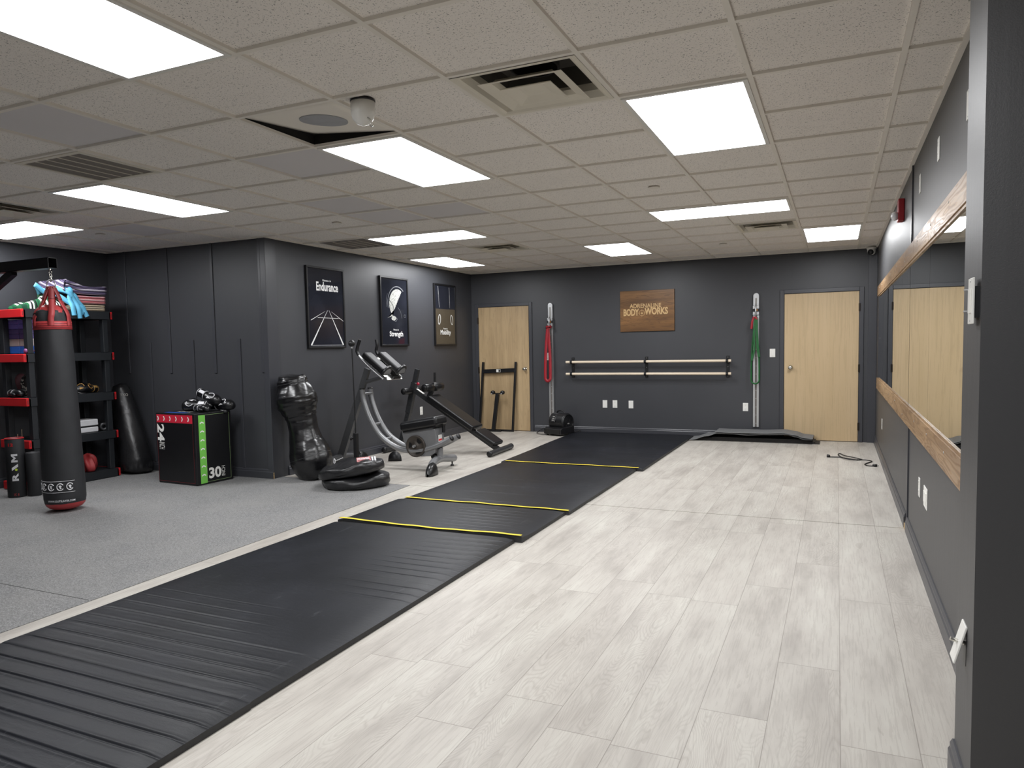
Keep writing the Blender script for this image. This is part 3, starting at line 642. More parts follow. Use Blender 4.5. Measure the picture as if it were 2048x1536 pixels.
M['ink'] = mat('white_print_ink', (232, 232, 230), 0.3, vary=0.04)
M['inkgrey'] = mat('grey_print_ink', (120, 122, 126), 0.3, vary=0.2, scale=30)
tn = NT('mottled_print_ink'); nv = tn.noise(tn.coord(), 60, 5, 0.7); tn.set(tn.ramp(nv, [(0.38, srgb(90, 92, 92)), (0.52, srgb(205, 206, 200))]), 0.3); M['inkmot'] = tn.m
M['printmar'] = mat('maroon_print_ink', (54, 34, 42), 0.1)
def stroke(mb, at, pts, w0, w1, W_, H_):
    for (a, b), k in zip(zip(pts, pts[1:]), range(99)):
        f0 = w0+(w1-w0)*k/(len(pts)-1); f1 = w0+(w1-w0)*(k+1)/(len(pts)-1)
        d = V(((b[0]-a[0])*W_, (b[1]-a[1])*H_)).normalized(); nx, ny = -d[1], d[0]
        mb.add([at(a[0]+nx*f0/W_, a[1]+ny*f0/H_), at(a[0]-nx*f0/W_, a[1]-ny*f0/H_), at(b[0]-nx*f1/W_, b[1]-ny*f1/H_), at(b[0]+nx*f1/W_, b[1]+ny*f1/H_)], [(0, 1, 2, 3)])
def words(at, W_, p_, big, u, v, w, h, sw):
    o = at(u, v); a = MB(); f = lambda c, dz: (lambda p, q: V((c.x, c.y+p, c.z+q+dz)))
    a.text(big, f(o, 0), w, h, 0.03); a.build('title', 'ink', p_)
    a = MB(); a.text('Fitness is', f(o+V((0, -w*0.02, 0)), h*0.5+0.020), sw, 0.022, 0.02); a.build('subtitle', 'ink', p_)
def art1(at, W_, H_, p_):
    words(at, W_, p_, 'Endurance', 0.55, 0.225, 0.40, 0.105, 0.15)
    a = MB(); stroke(a, at, [(0.535, 0.53), (0.05, 0.985)], 0.0015, 0.011, W_, H_); stroke(a, at, [(0.575, 0.53), (0.97, 0.985)], 0.0015, 0.011, W_, H_)
    stroke(a, at, [(0.46, 0.545), (0.06, 0.665)], 0.001, 0.0035, W_, H_); stroke(a, at, [(0.64, 0.545), (0.99, 0.665)], 0.001, 0.003, W_, H_); stroke(a, at, [(0.25, 0.63), (0.88, 0.63)], 0.002, 0.002, W_, H_)
    stroke(a, at, [(0.03, 0.985), (0.97, 0.985)], 0.0015, 0.0015, W_, H_)
    a.build('track_lines', 'ink', p_)
def art2(at, W_, H_, p_):
    words(at, W_, p_, 'Strength', 0.55, 0.850, 0.33, 0.092, 0.13)
    cx, cy = 0.62, 0.38; a = MB(); P = lambda r, q, s=1.0: (cx+r*cos(q)/W_*s, cy+r*sin(q)/H_)
    c0 = (0.50, 0.46); arc = [P(0.20, radians(d)) for d in range(-58, -236, -8)]
    k = [at(*c0)]+[at(*p) for p in arc]+[at(0.22, 0.60), at(0.36, 0.56)]; a.add(k, [(0, i, i+1) for i in range(1, len(k)-1)]); a.build('plate_face', 'inkmot', p_)
    a = MB(); stroke(a, at, [P(0.235, radians(d)) for d in range(-50, -200, -8)], 0.008, 0.004, W_, H_); stroke(a, at, [P(0.27, radians(d)) for d in range(-150, -200, -10)], 0.002, 0.002, W_, H_)
    stroke(a, at, [(0.42, 0.60), (0.50, 0.57), (0.60, 0.61), (0.54, 0.65), (0.42, 0.62)], 0.004, 0.004, W_, H_); stroke(a, at, [(0.63, 0.43), (0.74, 0.50), (0.78, 0.60)], 0.002, 0.002, W_, H_)
    stroke(a, at, [(0.90+0.035*cos(q), 0.56+0.022*sin(q)) for q in [i*pi/6 for i in range(13)]], 0.002, 0.002, W_, H_); a.build('plate_rim', 'inkgrey', p_)
    a = MB(); k = [at(0.46+0.09*cos(q), 0.60+0.035*sin(q), 0.0188) for q in [i*pi/8 for i in range(16)]]; a.add(k, [tuple(range(16))]); a.build('highlight', 'inkmot', p_)
    a = MB(); k = [at(0.66, 0.93), at(0.86, 0.90), at(0.86, 0.99), at(0.62, 0.99)]; a.add(k, [(0, 1, 2, 3)]); a.build('dark_patch', 'printmar', p_)
    a = MB(); stroke(a, at, [(0.26, 0.30), (0.44, 0.40), (0.47, 0.47)], 0.004, 0.004, W_, H_)
    for v_ in a.v: v_.x += 0.0004
    a.build('shadow_line', 'print', p_)
def art3(at, W_, H_, p_):
    a = MB(); a.add([at(0, 0.40, 0.0182), at(1, 0.40, 0.0182), at(1, 1, 0.0182), at(0, 1, 0.0182)], [(0, 1, 2, 3)]); a.build('lower_field', 'printbrown', p_)
    words(at, W_, p_, 'Mobility', 0.50, 0.810, 0.32, 0.095, 0.13)
    a = MB()
    stroke(a, at, [(0.16, 0.02), (0.21, 0.38)], 0.003, 0.0015, W_, H_); stroke(a, at, [(0.72, 0.02), (0.74, 0.38)], 0.003, 0.0015, W_, H_)
    for c, tl in ((0.20, 0.30), (0.82, -0.30)):
        stroke(a, at, [(c+(0.058*cos(q)*cos(tl)-0.058*1.15*sin(q)*sin(tl)*0.6)/1, 0.58+(0.026*cos(q)*sin(tl)*-1+0.082*sin(q))) for q in [i*pi/12 for i in range(25)]], 0.006, 0.006, W_, H_)
    a.build('rings', 'ink', p_)
poster(3.683, 4.368, 1.386, 2.325, 'framed dark poster reading Endurance with white track lines', art1)
poster(5.135, 5.808, 1.400, 2.325, 'framed dark poster reading Strength with a round plate, middle one of three', art2)
poster(6.540, 7.200, 1.397, 2.325, 'framed poster reading Mobility with two rings, nearest the back wall', art3)
# ---------------------------------------------------------------- folding floor mats
def matmat():
    t = NT('black_mat_vinyl'); v = t.coord(); a = t.noise(v, 1.6, 4, 0.6); w = t.noise(t.coord((9, 30, 1)), 1.0, 5, 0.6)
    fine = t.noise(v, 240, 3)
    sc_ = t.noise(t.coord((22, 3, 1), rot=(0, 0, 0.5)), 1.0, 4, 0.7)
    c = t.ramp(a, [(0.3, srgb(16, 18, 22)), (0.6, srgb(23, 25, 31)), (0.75, srgb(34, 36, 42))])
    c = t.mix(t.math('MULTIPLY', t.math('GREATER_THAN', sc_, 0.66), 0.15), c, srgb(96, 98, 102))
    t.set(c, t.math('ADD', t.math('MULTIPLY', a, 0.16), 0.36), 0, 0.24)
    t.bump(t.math('ADD', t.math('MULTIPLY', fine, 0.12), w), 0.35, 0.004); return t.m
M['mat'] = matmat()
M['matedge'] = mat('black_mat_side', (44, 44, 45), 0.6, vary=0.2, scale=60)
def floor_mat(x0, x1, y0, y1, creases, label, tape=None, flare=0.0, th=0.034, curl=0.0, xs=0.0):
    t_ = thing('folding_mat', label, 'exercise mat', ((x0+x1)/2, (y0+y1)/2, 0), None)
    ny = max(8, int((y1-y0)/0.0045)); nx = 22
    def top(u, v):
        y = y0+(y1-y0)*v; x = (x0-flare*v)+(x1-x0+flare*v)*u+xs*v
        e = min(u, 1-u)*(x1-x0); e2 = min(v, 1-v)*(y1-y0)
        z = th-0.007*max(0, 1-e/0.012)**2-0.003*max(0, 1-e2/0.02)**2
        for c, a, ua, ub in creases:
            d = y-c
            if abs(d) < 0.05:
                w_ = min(1, max(0, (u-ua)/0.18+0.0) if ua > 0 else 1)*min(1, max(0, (ub-u)/0.18) if ub < 1 else 1)
                w_ *= min(1, e/0.03); z -= a*0.8*w_*math.exp(-(d/0.0042)**2); z += a*0.30*w_*math.exp(-((abs(d)-0.012)/0.009)**2)
        z += 0.0015*sin(y*3.1+x*2.3)*sin(x*4.1)+curl*max(0, 1-(v)*(y1-y0)/0.25)**2*(0.3+0.7*abs(2*u-1))
        return V((x, y, z))
    a = MB(); a.grid(top, nx, ny); k = nx+1
    rim = [top(u/nx, 0) for u in range(nx+1)]+[top(1, v/ny) for v in range(1, ny+1)]+[top(1-u/nx, 1) for u in range(1, nx+1)]+[top(0, 1-v/ny) for v in range(1, ny)]
    n_ = len(rim); lo = [V((p.x, p.y, 0.001+max(0, p.z-th-0.004)*0.6)) for p in rim]
    a.build('top_cover', 'mat', t_)
    b = MB(); b.add(rim+lo, [(i, (i+1) % n_, n_+(i+1) % n_, n_+i) for i in range(n_)]); b.add(lo, [tuple(range(n_))]); b.build('side_band', 'matedge', t_)
    if tape is not None:
        w0, w1 = (0.003, 0.022) if tape == 0 else (0.0, 0.02)
        c = MB(); yy = tape
        c.grid(lambda u, v: top(0.005+0.99*u, 0)+V((0, 0.004+0.028*v+0.004*sin(u*17), 0.008+0.0015*sin(u*31))), 60, 2); c.build('tape_strip', 'yellow', t_, solid=0.002)
    return t_
cr = [(-1.37+0.104*k-1.04, 0.0055, 0, 1) for k in range(15)]
floor_mat(-2.59, -1.05, -3.31, -0.8565, cr, 'long black folding mat nearest the camera with deep cross creases')
cr = [(-0.757+0.1035*k, [0.005, 0.0045, 0.005, 0.003, 0.0035, 0.003, 0.002, 0.0015][k], 0, 1 if k < 4 else 0.7) for k in range(8)]
cr += [(0.30+0.095*k, 0.0035 if k not in (3,) else 0.001, 0.52, 1) for k in range(14)]
floor_mat(-2.585, -1.055, -0.855, 1.652, cr, 'black folding mat ending at the nearest yellow strip, second from the camera')
cr = [(1.78+0.088*k, 0.0025, 0.42, 0.95) for k in range(8)]
floor_mat(-2.575, -1.005, 1.664, 2.545, cr, 'short black mat between the two nearer yellow strips', tape=1, curl=0.014)
cr = [(2.7+0.33*k, 0.0016, 0.15, 0.9) for k in range(4)]
floor_mat(-2.535, -0.975, 2.556, 4.700, cr, 'black mat between the second and the farthest yellow strips', tape=1)
floor_mat(-2.575, -0.905, 4.712, 7.72, [(5.72, 0.001, 0, 1), (6.7, 0.001, 0, 1)], 'smooth black mat running from the farthest yellow strip to the back wall', tape=None, flare=0.13)
t_ = [o for o in bpy.data.objects if o.name == 'folding_mat.004'][0]
c = MB(); c.grid(lambda u, v: V((-2.52+1.57*u, 4.700+0.028*v+0.004*sin(u*13), 0.041+0.001*sin(u*31))), 60, 2); c.build('tape_strip', 'yellow', t_, solid=0.002)
# ---------------------------------------------------------------- pile of rubber sheets by the back wall
M['sheet'] = mat('grey_rubber_sheet', (112, 113, 114), 0.7, vary=0.05, bump=0.2, bscale=300)
M['sheetdark'] = mat('dark_rubber_sheet', (44, 42, 41), 0.7, vary=0.2)
def lerp(pts, x):
    for (a, b), (c_, d_) in zip(pts, pts[1:]):
        if a <= x <= c_: q = (x-a)/(c_-a); q = q*q*(3-2*q); return b+(d_-b)*q
    return pts[0][1] if x < pts[0][0] else pts[-1][1]
def sheet(pts, x0, x1, ya, yb_, th, m_, label, grp):
    a = MB(); n_ = 60; vs = []
    for i in range(n_+1):
        x = x0+(x1-x0)*i/n_; z = lerp(pts, x)
        vs += [(x, ya, z), (x, yb_, z), (x, yb_, z+th), (x, ya, z+th)]
    fs = [(4*i+q, 4*i+(q+1) % 4, 4*i+4+(q+1) % 4, 4*i+4+q) for i in range(n_) for q in range(4)]+[(0, 1, 2, 3), (4*n_, 4*n_+1, 4*n_+2, 4*n_+3)]
    a.add(vs, fs, 0, False)
    return tag(a.build('rubber_sheet', m_, bevel=0.0015, seg=1), label, 'rubber sheet', grp)
G_ = 'rubber sheets piled by the back wall'
for k, (xa, xb, s_) in enumerate(((-0.86, 0.78, 'bottom dark rubber sheet of the pile, sticking out at the right end'), (-0.84, 0.72, 'dark flat rubber sheet second from the bottom of the pile'),
                                   (-0.80, 0.725, 'dark flat rubber sheet in the lower middle of the pile'), (-0.76, 0.70, 'dark flat rubber sheet fourth from the bottom of the pile'), (-0.60, 0.69, 'dark flat rubber sheet just under the two bowed grey ones'))):
    sheet([(-2, 0.001+k*0.0105), (2, 0.001+k*0.0105)], xa, xb, 7.42+0.004*k, 7.755, 0.009, 'sheetdark', s_, None)
PB = [(-0.90, 0.002), (-0.86, 0.010), (-0.66, 0.066), (-0.517, 0.108), (-0.32, 0.106), (-0.137, 0.096), (0.127, 0.110), (0.386, 0.118), (0.49, 0.092), (0.60, 0.058), (0.70, 0.060)]
PA = [(-0.56, 0.130), (-0.371, 0.124), (-0.137, 0.126), (0.04, 0.126), (0.343, 0.138), (0.471, 0.118), (0.597, 0.082), (0.70, 0.074)]
sheet(PB, -0.90, 0.69, 7.36, 7.76, 0.011, 'sheet', 'bowed grey rubber sheet second from the top of the pile', None)
sheet(PA, -0.545, 0.70, 7.34, 7.76, 0.011, 'sheet', 'topmost grey rubber sheet, bowed at its right end', None)
# ---------------------------------------------------------------- power cord
M['cord'] = mat('black_cord_rubber', (14, 14, 15), 0.45)
def smooth(pts, n=6, closed=False):
    P = [V(p) for p in pts]; out = []
    for i in range(len(P)-1):
        p0 = P[max(0, i-1)]; p1 = P[i]; p2 = P[i+1]; p3 = P[min(len(P)-1, i+2)]
        for q in range(n):
            t = q/n; out.append(0.5*((2*p1)+(p2-p0)*t+(2*p0-5*p1+4*p2-p3)*t*t+(3*p1-p0-3*p2+p3)*t**3))
    out.append(P[-1]); return out
cp = [(0.906, 6.305), (1.024, 6.312), (1.095, 6.238), (1.195, 6.156), (1.245, 6.20), (1.147, 6.302), (1.07, 6.40), (1.025, 6.60), (1.00, 6.50), (1.056, 6.20), (1.144, 6.10), (1.234, 6.18), (1.308, 6.164), (1.342, 6.084), (1.289, 5.951), (1.264, 5.856), (1.288, 5.775), (1.342, 5.763)]
t_ = thing('power_cord', 'loose black power cord lying on the floor near the right wall', 'cord', (1.14, 6.1, 0))
zz = [0.006]*len(cp)
for k in (5, 6, 9, 10): zz[k] = 0.014
MB().tube(smooth([(x, y, z) for (x, y), z in zip(cp, zz)]), 0.0058, 8).build('cable', 'cord', t_)
MB().lathe((0.915, 6.305, 0.016), (-1, 0.1, 0), [(0, 0.0), (0, 0.010), (0.012, 0.018), (0.035, 0.018), (0.035, 0)], 16).build('socket_end', 'cord', t_)
MB().lathe((1.335, 5.764, 0.014), (1, -0.15, 0), [(0, 0.0), (0, 0.008), (0.015, 0.016), (0.045, 0.014), (0.045, 0)], 16).build('plug', 'cord', t_)
for e in (-1, 1): MB().box(1.378, 1.398, 5.757+0.006*e-0.001, 5.757+0.006*e+0.001, 0.012, 0.018).build('prong', 'alu', t_)
# ---------------------------------------------------------------- air mover
t_ = thing('floor_fan', 'black carpet blower fan standing on the floor by the back wall', 'fan', (-2.86, 7.5, 0))
ca = V((0.80, -0.60, 0)); sd = V((0.60, 0.80, 0))      # intake axis, and the outlet axis runs along -sd... toward the left front
ca = V((0.95, -0.30, 0)).normalized(); ou = V((-0.30, -0.95, 0)).normalized(); O = V((-2.865, 7.52, 0))
a = MB(); n_ = 40; prof = []
hb = 0.135
out = []
for q in range(n_):
    an = 2*pi*q/n_; r_ = 0.142+0.010*sin(an); out.append((r_*cos(an), 0.185+r_*sin(an)))
a.prism([O+ca*hb*-1+ou*p+V((0, 0, z)) for p, z in out], ca*hb*2); a.build('drum_housing', 'black', t_, bevel=0.02, seg=4)
a = MB(); a.prism([O+ca*-0.165+ou*p+V((0, 0, z)) for p, z in ((-0.12, 0.02), (0.20, 0.02), (0.215, 0.035), (0.215, 0.105), (0.17, 0.125), (-0.12, 0.14))], ca*0.33); a.build('outlet_base', 'black', t_, bevel=0.010, seg=3)
MB().obox(O+ou*0.216+V((0, 0, 0.068)), (ca, ou, V((0, 0, 1))), (0.135, 0.003, 0.030)).build('outlet_opening', 'void', t_)
a = MB(); a.lathe(O+ca*0.134+V((0, 0, 0.185)), ca, [(0, 0.138), (0.012, 0.136), (0.014, 0.122), (-0.02, 0.115), (-0.03, 0.0)], 36); a.build('intake_ring', 'black', t_)
a = MB()
for r_ in (0.03, 0.055, 0.08, 0.105): a.tube([O+ca*0.138+(ou*cos(q*pi/16)+V((0, 0, 1))*sin(q*pi/16))*r_+V((0, 0, 0.185)) for q in range(32)], 0.0022, 5, closed=True)
for q in range(4): dq = ou*cos(q*pi/4)+V((0, 0, 1))*sin(q*pi/4); a.tube([O+ca*0.138-dq*0.118+V((0, 0, 0.185)), O+ca*0.138+dq*0.118+V((0, 0, 0.185))], 0.0022, 5)
a.build('intake_grille', 'black', t_)
MB().obox(O+ca*0.145+V((0, 0, 0.178)), (ou, V((0, 0, 1)), ca), (0.022, 0.008, 0.002)).build('maker_badge', 'offwhite', t_)
pn = (ou*0.88+V((0, 0, 0.47))).normalized(); pu = ca; pv = pn.cross(pu)
pc = O+V((0, 0, 0.185))+pn*0.150-ca*0.035
a = MB(); a.obox(pc, (pu, pv, pn), (0.038, 0.060, 0.008)); a.build('control_panel', 'black', t_, bevel=0.012, seg=3)
for e in (-1, 0, 1): MB().obox(pc+pn*0.009+pv*0.03*e, (pu, pv, pn), (0.020, 0.006, 0.001)).build('control_mark', 'offwhite', t_)
a = MB(); a.tube(smooth([O+V((0, 0, 0.30))-ca*0.075+ou*0.0, O+V((0, 0, 0.352))-ca*0.06, O+V((0, 0, 0.368))+ca*0.0, O+V((0, 0, 0.352))+ca*0.055, O+V((0, 0, 0.30))+ca*0.09]), 0.011, 10); a.build('handle', 'black', t_)
for q, s_ in ((-1, -1), (1, 1)): MB().lathe(O+ca*0.15*q+ou*-0.11+V((0, 0, 0.025)), ca, [(-0.012, 0), (-0.012, 0.025), (0.012, 0.025), (0.012, 0)], 16).build('wheel', 'black', t_)
for p, nm in ((smooth([(-3.03, 7.44, 0.006), (-3.17, 7.44, 0.006), (-3.28, 7.56, 0.006), (-3.30, 7.70, 0.02), (-3.24, 7.745, 0.06), (-3.10, 7.74, 0.07), (-2.98, 7.66, 0.05)]), 'cord'), (smooth([(-2.75, 7.62, 0.03), (-2.66, 7.66, 0.006), (-2.60, 7.68, 0.03), (-2.62, 7.69, 0.05), (-2.68, 7.66, 0.03)]), 'cord_end')):
    MB().tube(p, 0.0055, 8).build(nm, 'cord', t_)
# ---------------------------------------------------------------- frame and short stand leaning at the left-hand door
t_ = thing('steel_frame', 'tall black rectangular steel frame leaning against the left-hand door', 'steel frame', (-4.03, 7.66, 0))
ly = lambda z: 7.655+z*0.085
U = V((0, 0.085, 1)).normalized()
for x0, x1 in ((-4.325, -4.279), (-3.735, -3.70)):
    MB().bar((x0, ly(0.0), 0.002), (x1, ly(1.115), 1.115), 0.032, 0.032, (0, 1, 0)).build('upright', 'blackmetal', t_)
MB().bar((-4.283, ly(0.965), 0.965), (-3.703, ly(0.985), 0.985), 0.030, 0.062).build('cross_bar', 'blackmetal', t_)
MB().bar((-4.325, ly(0.018), 0.018), (-3.735, ly(0.018), 0.018), 0.028, 0.028).build('bottom_bar', 'blackmetal', t_)
lb = MB().box(-4.035, -3.962, 7.7195, 7.7225, 0.952, 0.998).build('label_sticker', 'white', t_)
MB().box(-3.995, -3.966, 7.7185, 7.7195, 0.956, 0.994).build('label_dark_half', 'black', lb)
t_ = thing('roller_stand', 'short black steel post with a two-wheel head leaning inside the tall frame', 'steel stand', (-4.02, 7.60, 0))
MB().bar((-4.05, 7.600, 0.02), (-3.995, 7.665, 0.60), 0.058, 0.04, (0, 1, 0)).build('post', 'blackmetal', t_)
MB().bar((-4.145, 7.60, 0.014), (-3.92, 7.60, 0.014), 0.04, 0.022).build('foot_bar', 'blackmetal', t_)
MB().bar((-4.06, 7.665, 0.610), (-3.925, 7.665, 0.610), 0.04, 0.016).build('head_plate', 'blackmetal', t_)
for x in (-4.075, -3.905):
    w_ = MB().lathe((x, 7.62, 0.628), (0.2, 1, 0), [(0, 0), (0, 0.026), (0.03, 0.034), (0.06, 0.026), (0.06, 0)], 18).build('wheel', 'black', t_)
    MB().lathe((x, 7.616, 0.610), (0, -1, 0), [(0, 0), (0, 0.010), (0.012, 0.010), (0.012, 0)], 8).build('bolt', 'alu', w_)
# ---------------------------------------------------------------- plyo box
BX = (-5.523, -4.918, 2.480, 2.940)
bx0, bx1, by0, by1 = BX; bh = 0.746
bx1 = -4.93
t_ = thing('plyo_box', 'black foam jump box printed 24 INCH and 30 INCH', 'plyo box', ((bx0+bx1)/2, (by0+by1)/2, 0.005))
M['boxblack'] = mat('black_box_cover', (13, 13, 16), 0.42, vary=0.1)
MB().box(bx0, bx1, by0, by1, 0.006, bh).build('body', 'boxblack', t_, bevel=0.008, seg=2)
M['boxred'] = mat('box_red_stripe', (196, 36, 58), 0.45, vary=0.03); M['boxgreen'] = mat('box_green_stripe', (118, 196, 82), 0.45, vary=0.03); M['boxblue'] = mat('box_blue_stripe', (36, 84, 168), 0.45, vary=0.03)
M['boxline'] = mat('box_dim_red_line', (120, 40, 44), 0.5)
w_ = bx1-bx0; d_ = by1-by0
fL = lambda a, b: V((bx0+a, by0-0.0012, b))           # near face, a from its left end
fR = lambda a, b: V((bx1+0.0012, by0+a, b))           # right face, a from the near edge
def quad(mb, f, a0, a1, b0, b1): mb.add([f(a0, b0), f(a1, b0), f(a1, b1), f(a0, b1)], [(0, 1, 2, 3)]); return mb
quad(MB(), fL, 0.012, w_-0.03, 0.645, 0.728).build('red_stripe', 'boxred', t_)
quad(MB(), fR, 0.045, 0.125, 0.02, 0.725).build('green_stripe', 'boxgreen', t_)
def chev(f, a, b, s_, dirn):
    if dirn == 'R': p = [(-.5, 1), (0.1, 1), (0.6, 0), (0.1, -1), (-.5, -1), (0.05, 0)]
    else: p = [(-1, -.5), (-1, 0.1), (0, 0.6), (1, 0.1), (1, -.5), (0, 0.05)]
    pts = [f(a+x*s_, b+y*s_) for x, y in p]; off = V((0, -0.0008, 0)) if dirn == 'R' else V((0.0008, 0, 0))
    if dirn == 'R': fs = [(0, 1, 2, 5), (5, 2, 3, 4)]
    else: fs = [(0, 5, 2, 1), (5, 4, 3, 2)]
    return MB().add([q+off for q in pts], fs)
for k in range(6): chev(fL, 0.035+k*0.093, 0.686, 0.024, 'R').build('chevron', 'white', t_)
for k in range(7): chev(fR, 0.085, 0.105+k*0.09, 0.024, 'U').build('chevron', 'white', t_)
def outline(f, a0, a1, b0, b1, s_=0.003):
    m_ = MB(); quad(m_, f, a0, a1, b0, b0+s_); quad(m_, f, a0, a1, b1-s_, b1); quad(m_, f, a0, a0+s_, b0+s_, b1-s_); quad(m_, f, a1-s_, a1, b0+s_, b1-s_); return m_
outline(fL, 0.012, w_-0.03, 0.028, 0.645).build('red_outline', 'boxline', t_)
M['boxgl'] = mat('box_dim_green_line', (140, 165, 115), 0.5)
outline(fR, 0.125, d_-0.03, 0.028, 0.725).build('green_outline', 'boxgl', t_)
rot = lambda f, a, b: (lambda p, q: f(a+q, b-p))       # reading downwards
a = MB(); a.text('24', rot(fL, 0.070, 0.535), 0.185, 0.105, 0.035); a.build('number_24', 'white', t_)
a = MB(); a.text('INCH', rot(fL, 0.080, 0.40), 0.072, 0.085, 0.0); a.build('word_inch', 'white', t_)
a = MB(); a.text('30', lambda p, q: fR(0.225+p, 0.115+q), 0.155, 0.115, 0.035); a.build('number_30', 'white', t_)
a = MB(); a.text('INCH', lambda p, q: fR(0.33+q*-1, 0.115+p), 0.105, 0.045, 0.0); a.build('word_inch', 'white', t_)
fT = lambda a, b: V((bx0+a, by0+b, bh+0.001))
quad(MB(), fT, 0.10, 0.42, 0.02, 0.085).build('blue_mark', 'boxblue', t_)
a = MB(); a.text('20 INCH', lambda p, q: fT(0.28-p, 0.14-q), 0.20, 0.05, 0.03); a.build('top_lettering', 'white', t_)
[o for o in bpy.data.objects if o.name == 'plyo_box'][0].rotation_euler.z = radians(-3.5)
# ---------------------------------------------------------------- boxing gloves
M['glove'] = mat('black_glove_leather', (14, 14, 17), 0.30, spec=0.6); M['gwhite'] = mat('white_glove_trim', (225, 225, 228), 0.4)
M['mauve'] = mat('mauve_glove_leather', (118, 78, 84), 0.45); M['goldprint'] = mat('gold_print', (206, 160, 92), 0.35, 0.3)
def glove(c, d, up, s_, label, m_='glove', trim='gwhite', marks=0, group=None):
    c, d = V(c), V(d).normalized(); up = V(up); sd = d.cross(up).normalized(); up = sd.cross(d)
    t_ = thing('boxing_glove', label, 'boxing glove', c, group); ax = (sd, up, d)
    P = lambda a, b, e: c+sd*a*s_+up*b*s_+d*e*s_
    a = MB(); n_ = 22; k = 18; ring = []
    prof = [(-0.02, .052, .042, 0), (0.02, .058, .046, 0), (0.06, .070, .052, .004), (0.10, .076, .058, .008), (0.14, .074, .062, .008), (0.175, .062, .058, .000), (0.20, .044, .044, -.010), (0.212, .020, .024, -.016), (0.215, .001, .001, -.018)]
    vs = [P(w*cos(2*pi*q/k), h*sin(2*pi*q/k)+o_, e) for e, w, h, o_ in prof for q in range(k)]
    a.add(vs, [(i*k+q, i*k+(q+1) % k, (i+1)*k+(q+1) % k, (i+1)*k+q) for i in range(len(prof)-1) for q in range(k)], 0, True); a.build('mitt', m_, t_, sub=1)
    a = MB(); a.tube(smooth([P(.045, -.01, .03), P(.078, -.012, .07), P(.086, -.016, .115), P(.070, -.022, .150)], 4), [q*s_ for q in (.018, .022, .026, .028, .029, .029, .030, .029, .028, .026, .022, .016, .004)], 12); a.build('thumb', m_, t_)
    a = MB(); a.lathe(P(0, 0, -0.115), d, [(0, 0.0), (0, 0.050*s_), (0.005*s_, 0.056*s_), (0.09*s_, 0.050*s_), (0.10*s_, 0.046*s_), (0.10*s_, 0)], 24); cf = a.build('cuff', m_, t_)
    for e in (-0.112, -0.02): MB().tube([P(.0535*cos(q*pi/12), .0535*sin(q*pi/12), e) for q in range(24)], 0.004*s_, 6, closed=True).build('trim_piping', trim, t_)
    if marks:
        a = MB(); a.tube(smooth([P(-.02, .057, .04), P(-.045, .052, .08), P(-.03, .062, .12), P(.01, .066, .125)], 5), 0.005*s_, 6); a.build('curved_logo', trim, t_)
        a = MB(); k_ = [P(.02, .0615, .06), P(.05, .051, .05), P(.035, .058, .11)]; a.add(k_, [(0, 1, 2)]); 
        a.add([p+up*0.006 for p in k_]+k_, [(0, 1, 2), (3, 5, 4), (0, 3, 4, 1), (1, 4, 5, 2), (2, 5, 3, 0)]); a.build('white_patch', trim, t_)
        a = MB(); a.obox(P(0, .050, -.06), (sd, d, up), (0.020*s_, 0.035*s_, 0.004)); a.build('wrist_patch', trim, t_)
    return t_
glove((-5.18, 2.74, bh+0.057), (-0.95, -0.26, 0.0), (0.1, -0.75, 0.66), 0.9, 'black boxing glove with white trim lying at the left on the jump box', marks=1)
glove((-5.03, 2.875, bh+0.057), (1.0, 0.10, 0.0), (0.1, -0.75, 0.66), 0.9, 'black boxing glove with white trim lying at the right on the jump box', marks=1)
glove((-5.12, 2.80, bh+0.158), (0.80, 0.10, -0.34), (0.35, -0.72, 0.6), 0.86, 'black boxing glove with curved white logo resting on top of the other two', marks=1)
glove((-5.06, 2.655, bh+0.038), (0.95, -0.10, 0.0), (0, 0, 1), 0.62, 'small black padded mitt in front of the gloves on the jump box')
bpy.data.objects['boxing_glove.003']['category'] = 'boxing glove'
# ---------------------------------------------------------------- hanging heavy bag and its arm
M['strapm'] = mat('red_web_strap', (158, 52, 54), 0.55)
t_ = thing('bag_bracket', 'black steel wall arm holding the hanging punching bag', 'wall bracket', (XF, 1.25, 2.15))
b = MB(); xe = -5.185; xs = XF+0.02; yA, yB2, zA, zB2 = 1.21, 1.29, 2.115, 2.205; w = 0.004
for q in ((yA, yB2, zA, zA+w), (yA, yB2, zB2-w, zB2), (yA, yA+w, zA, zB2), (yB2-w, yB2, zA, zB2)): b.box(xs, xe, *q)
b.build('arm_tube', 'blackmetal', t_)
MB().box(XF, XF+0.02, 1.10, 1.40, 1.50, 2.35).build('wall_plate', 'blackmetal', t_, bevel=0.003, seg=1)
MB().bar((-5.72, 1.25, 2.115), (XF+0.02, 1.25, 1.58), 0.06, 0.05, (0, 1, 0)).build('diagonal_brace', 'blackmetal', t_)
b = MB(); cX, cY = -5.222, 1.25
b.tube([(cX, cY, 2.118), (cX, cY, 2.095)], 0.008, 8); b.tube([(cX+0.017*cos(q*pi/8), cY, 2.082+0.017*sin(q*pi/8)) for q in range(16)], 0.005, 8, closed=True); b.build('eye_bolt', 'chrome', t_)
bt = thing('punching_bag', 'long black heavy bag with red straps hanging from the wall arm', 'punching bag', (cX, cY, 0.02))
b = MB()
for k in range(2):
    zc = 2.052-0.030*k; b.tube([(cX+(0.010*cos(q*pi/8) if k % 2 else 0), cY+(0 if k % 2 else 0.010*cos(q*pi/8)), zc+0.020*sin(q*pi/8)) for q in range(16)], 0.0042, 8, closed=True)
b.build('chain_link', 'chrome', bt)
MB().tube([(cX+0.040*cos(q*pi/16), cY-0.0+0.012*cos(q*pi/16), 1.975+0.042*sin(q*pi/16)) for q in range(32)], 0.005, 8, closed=True).build('d_ring', 'alu', bt)
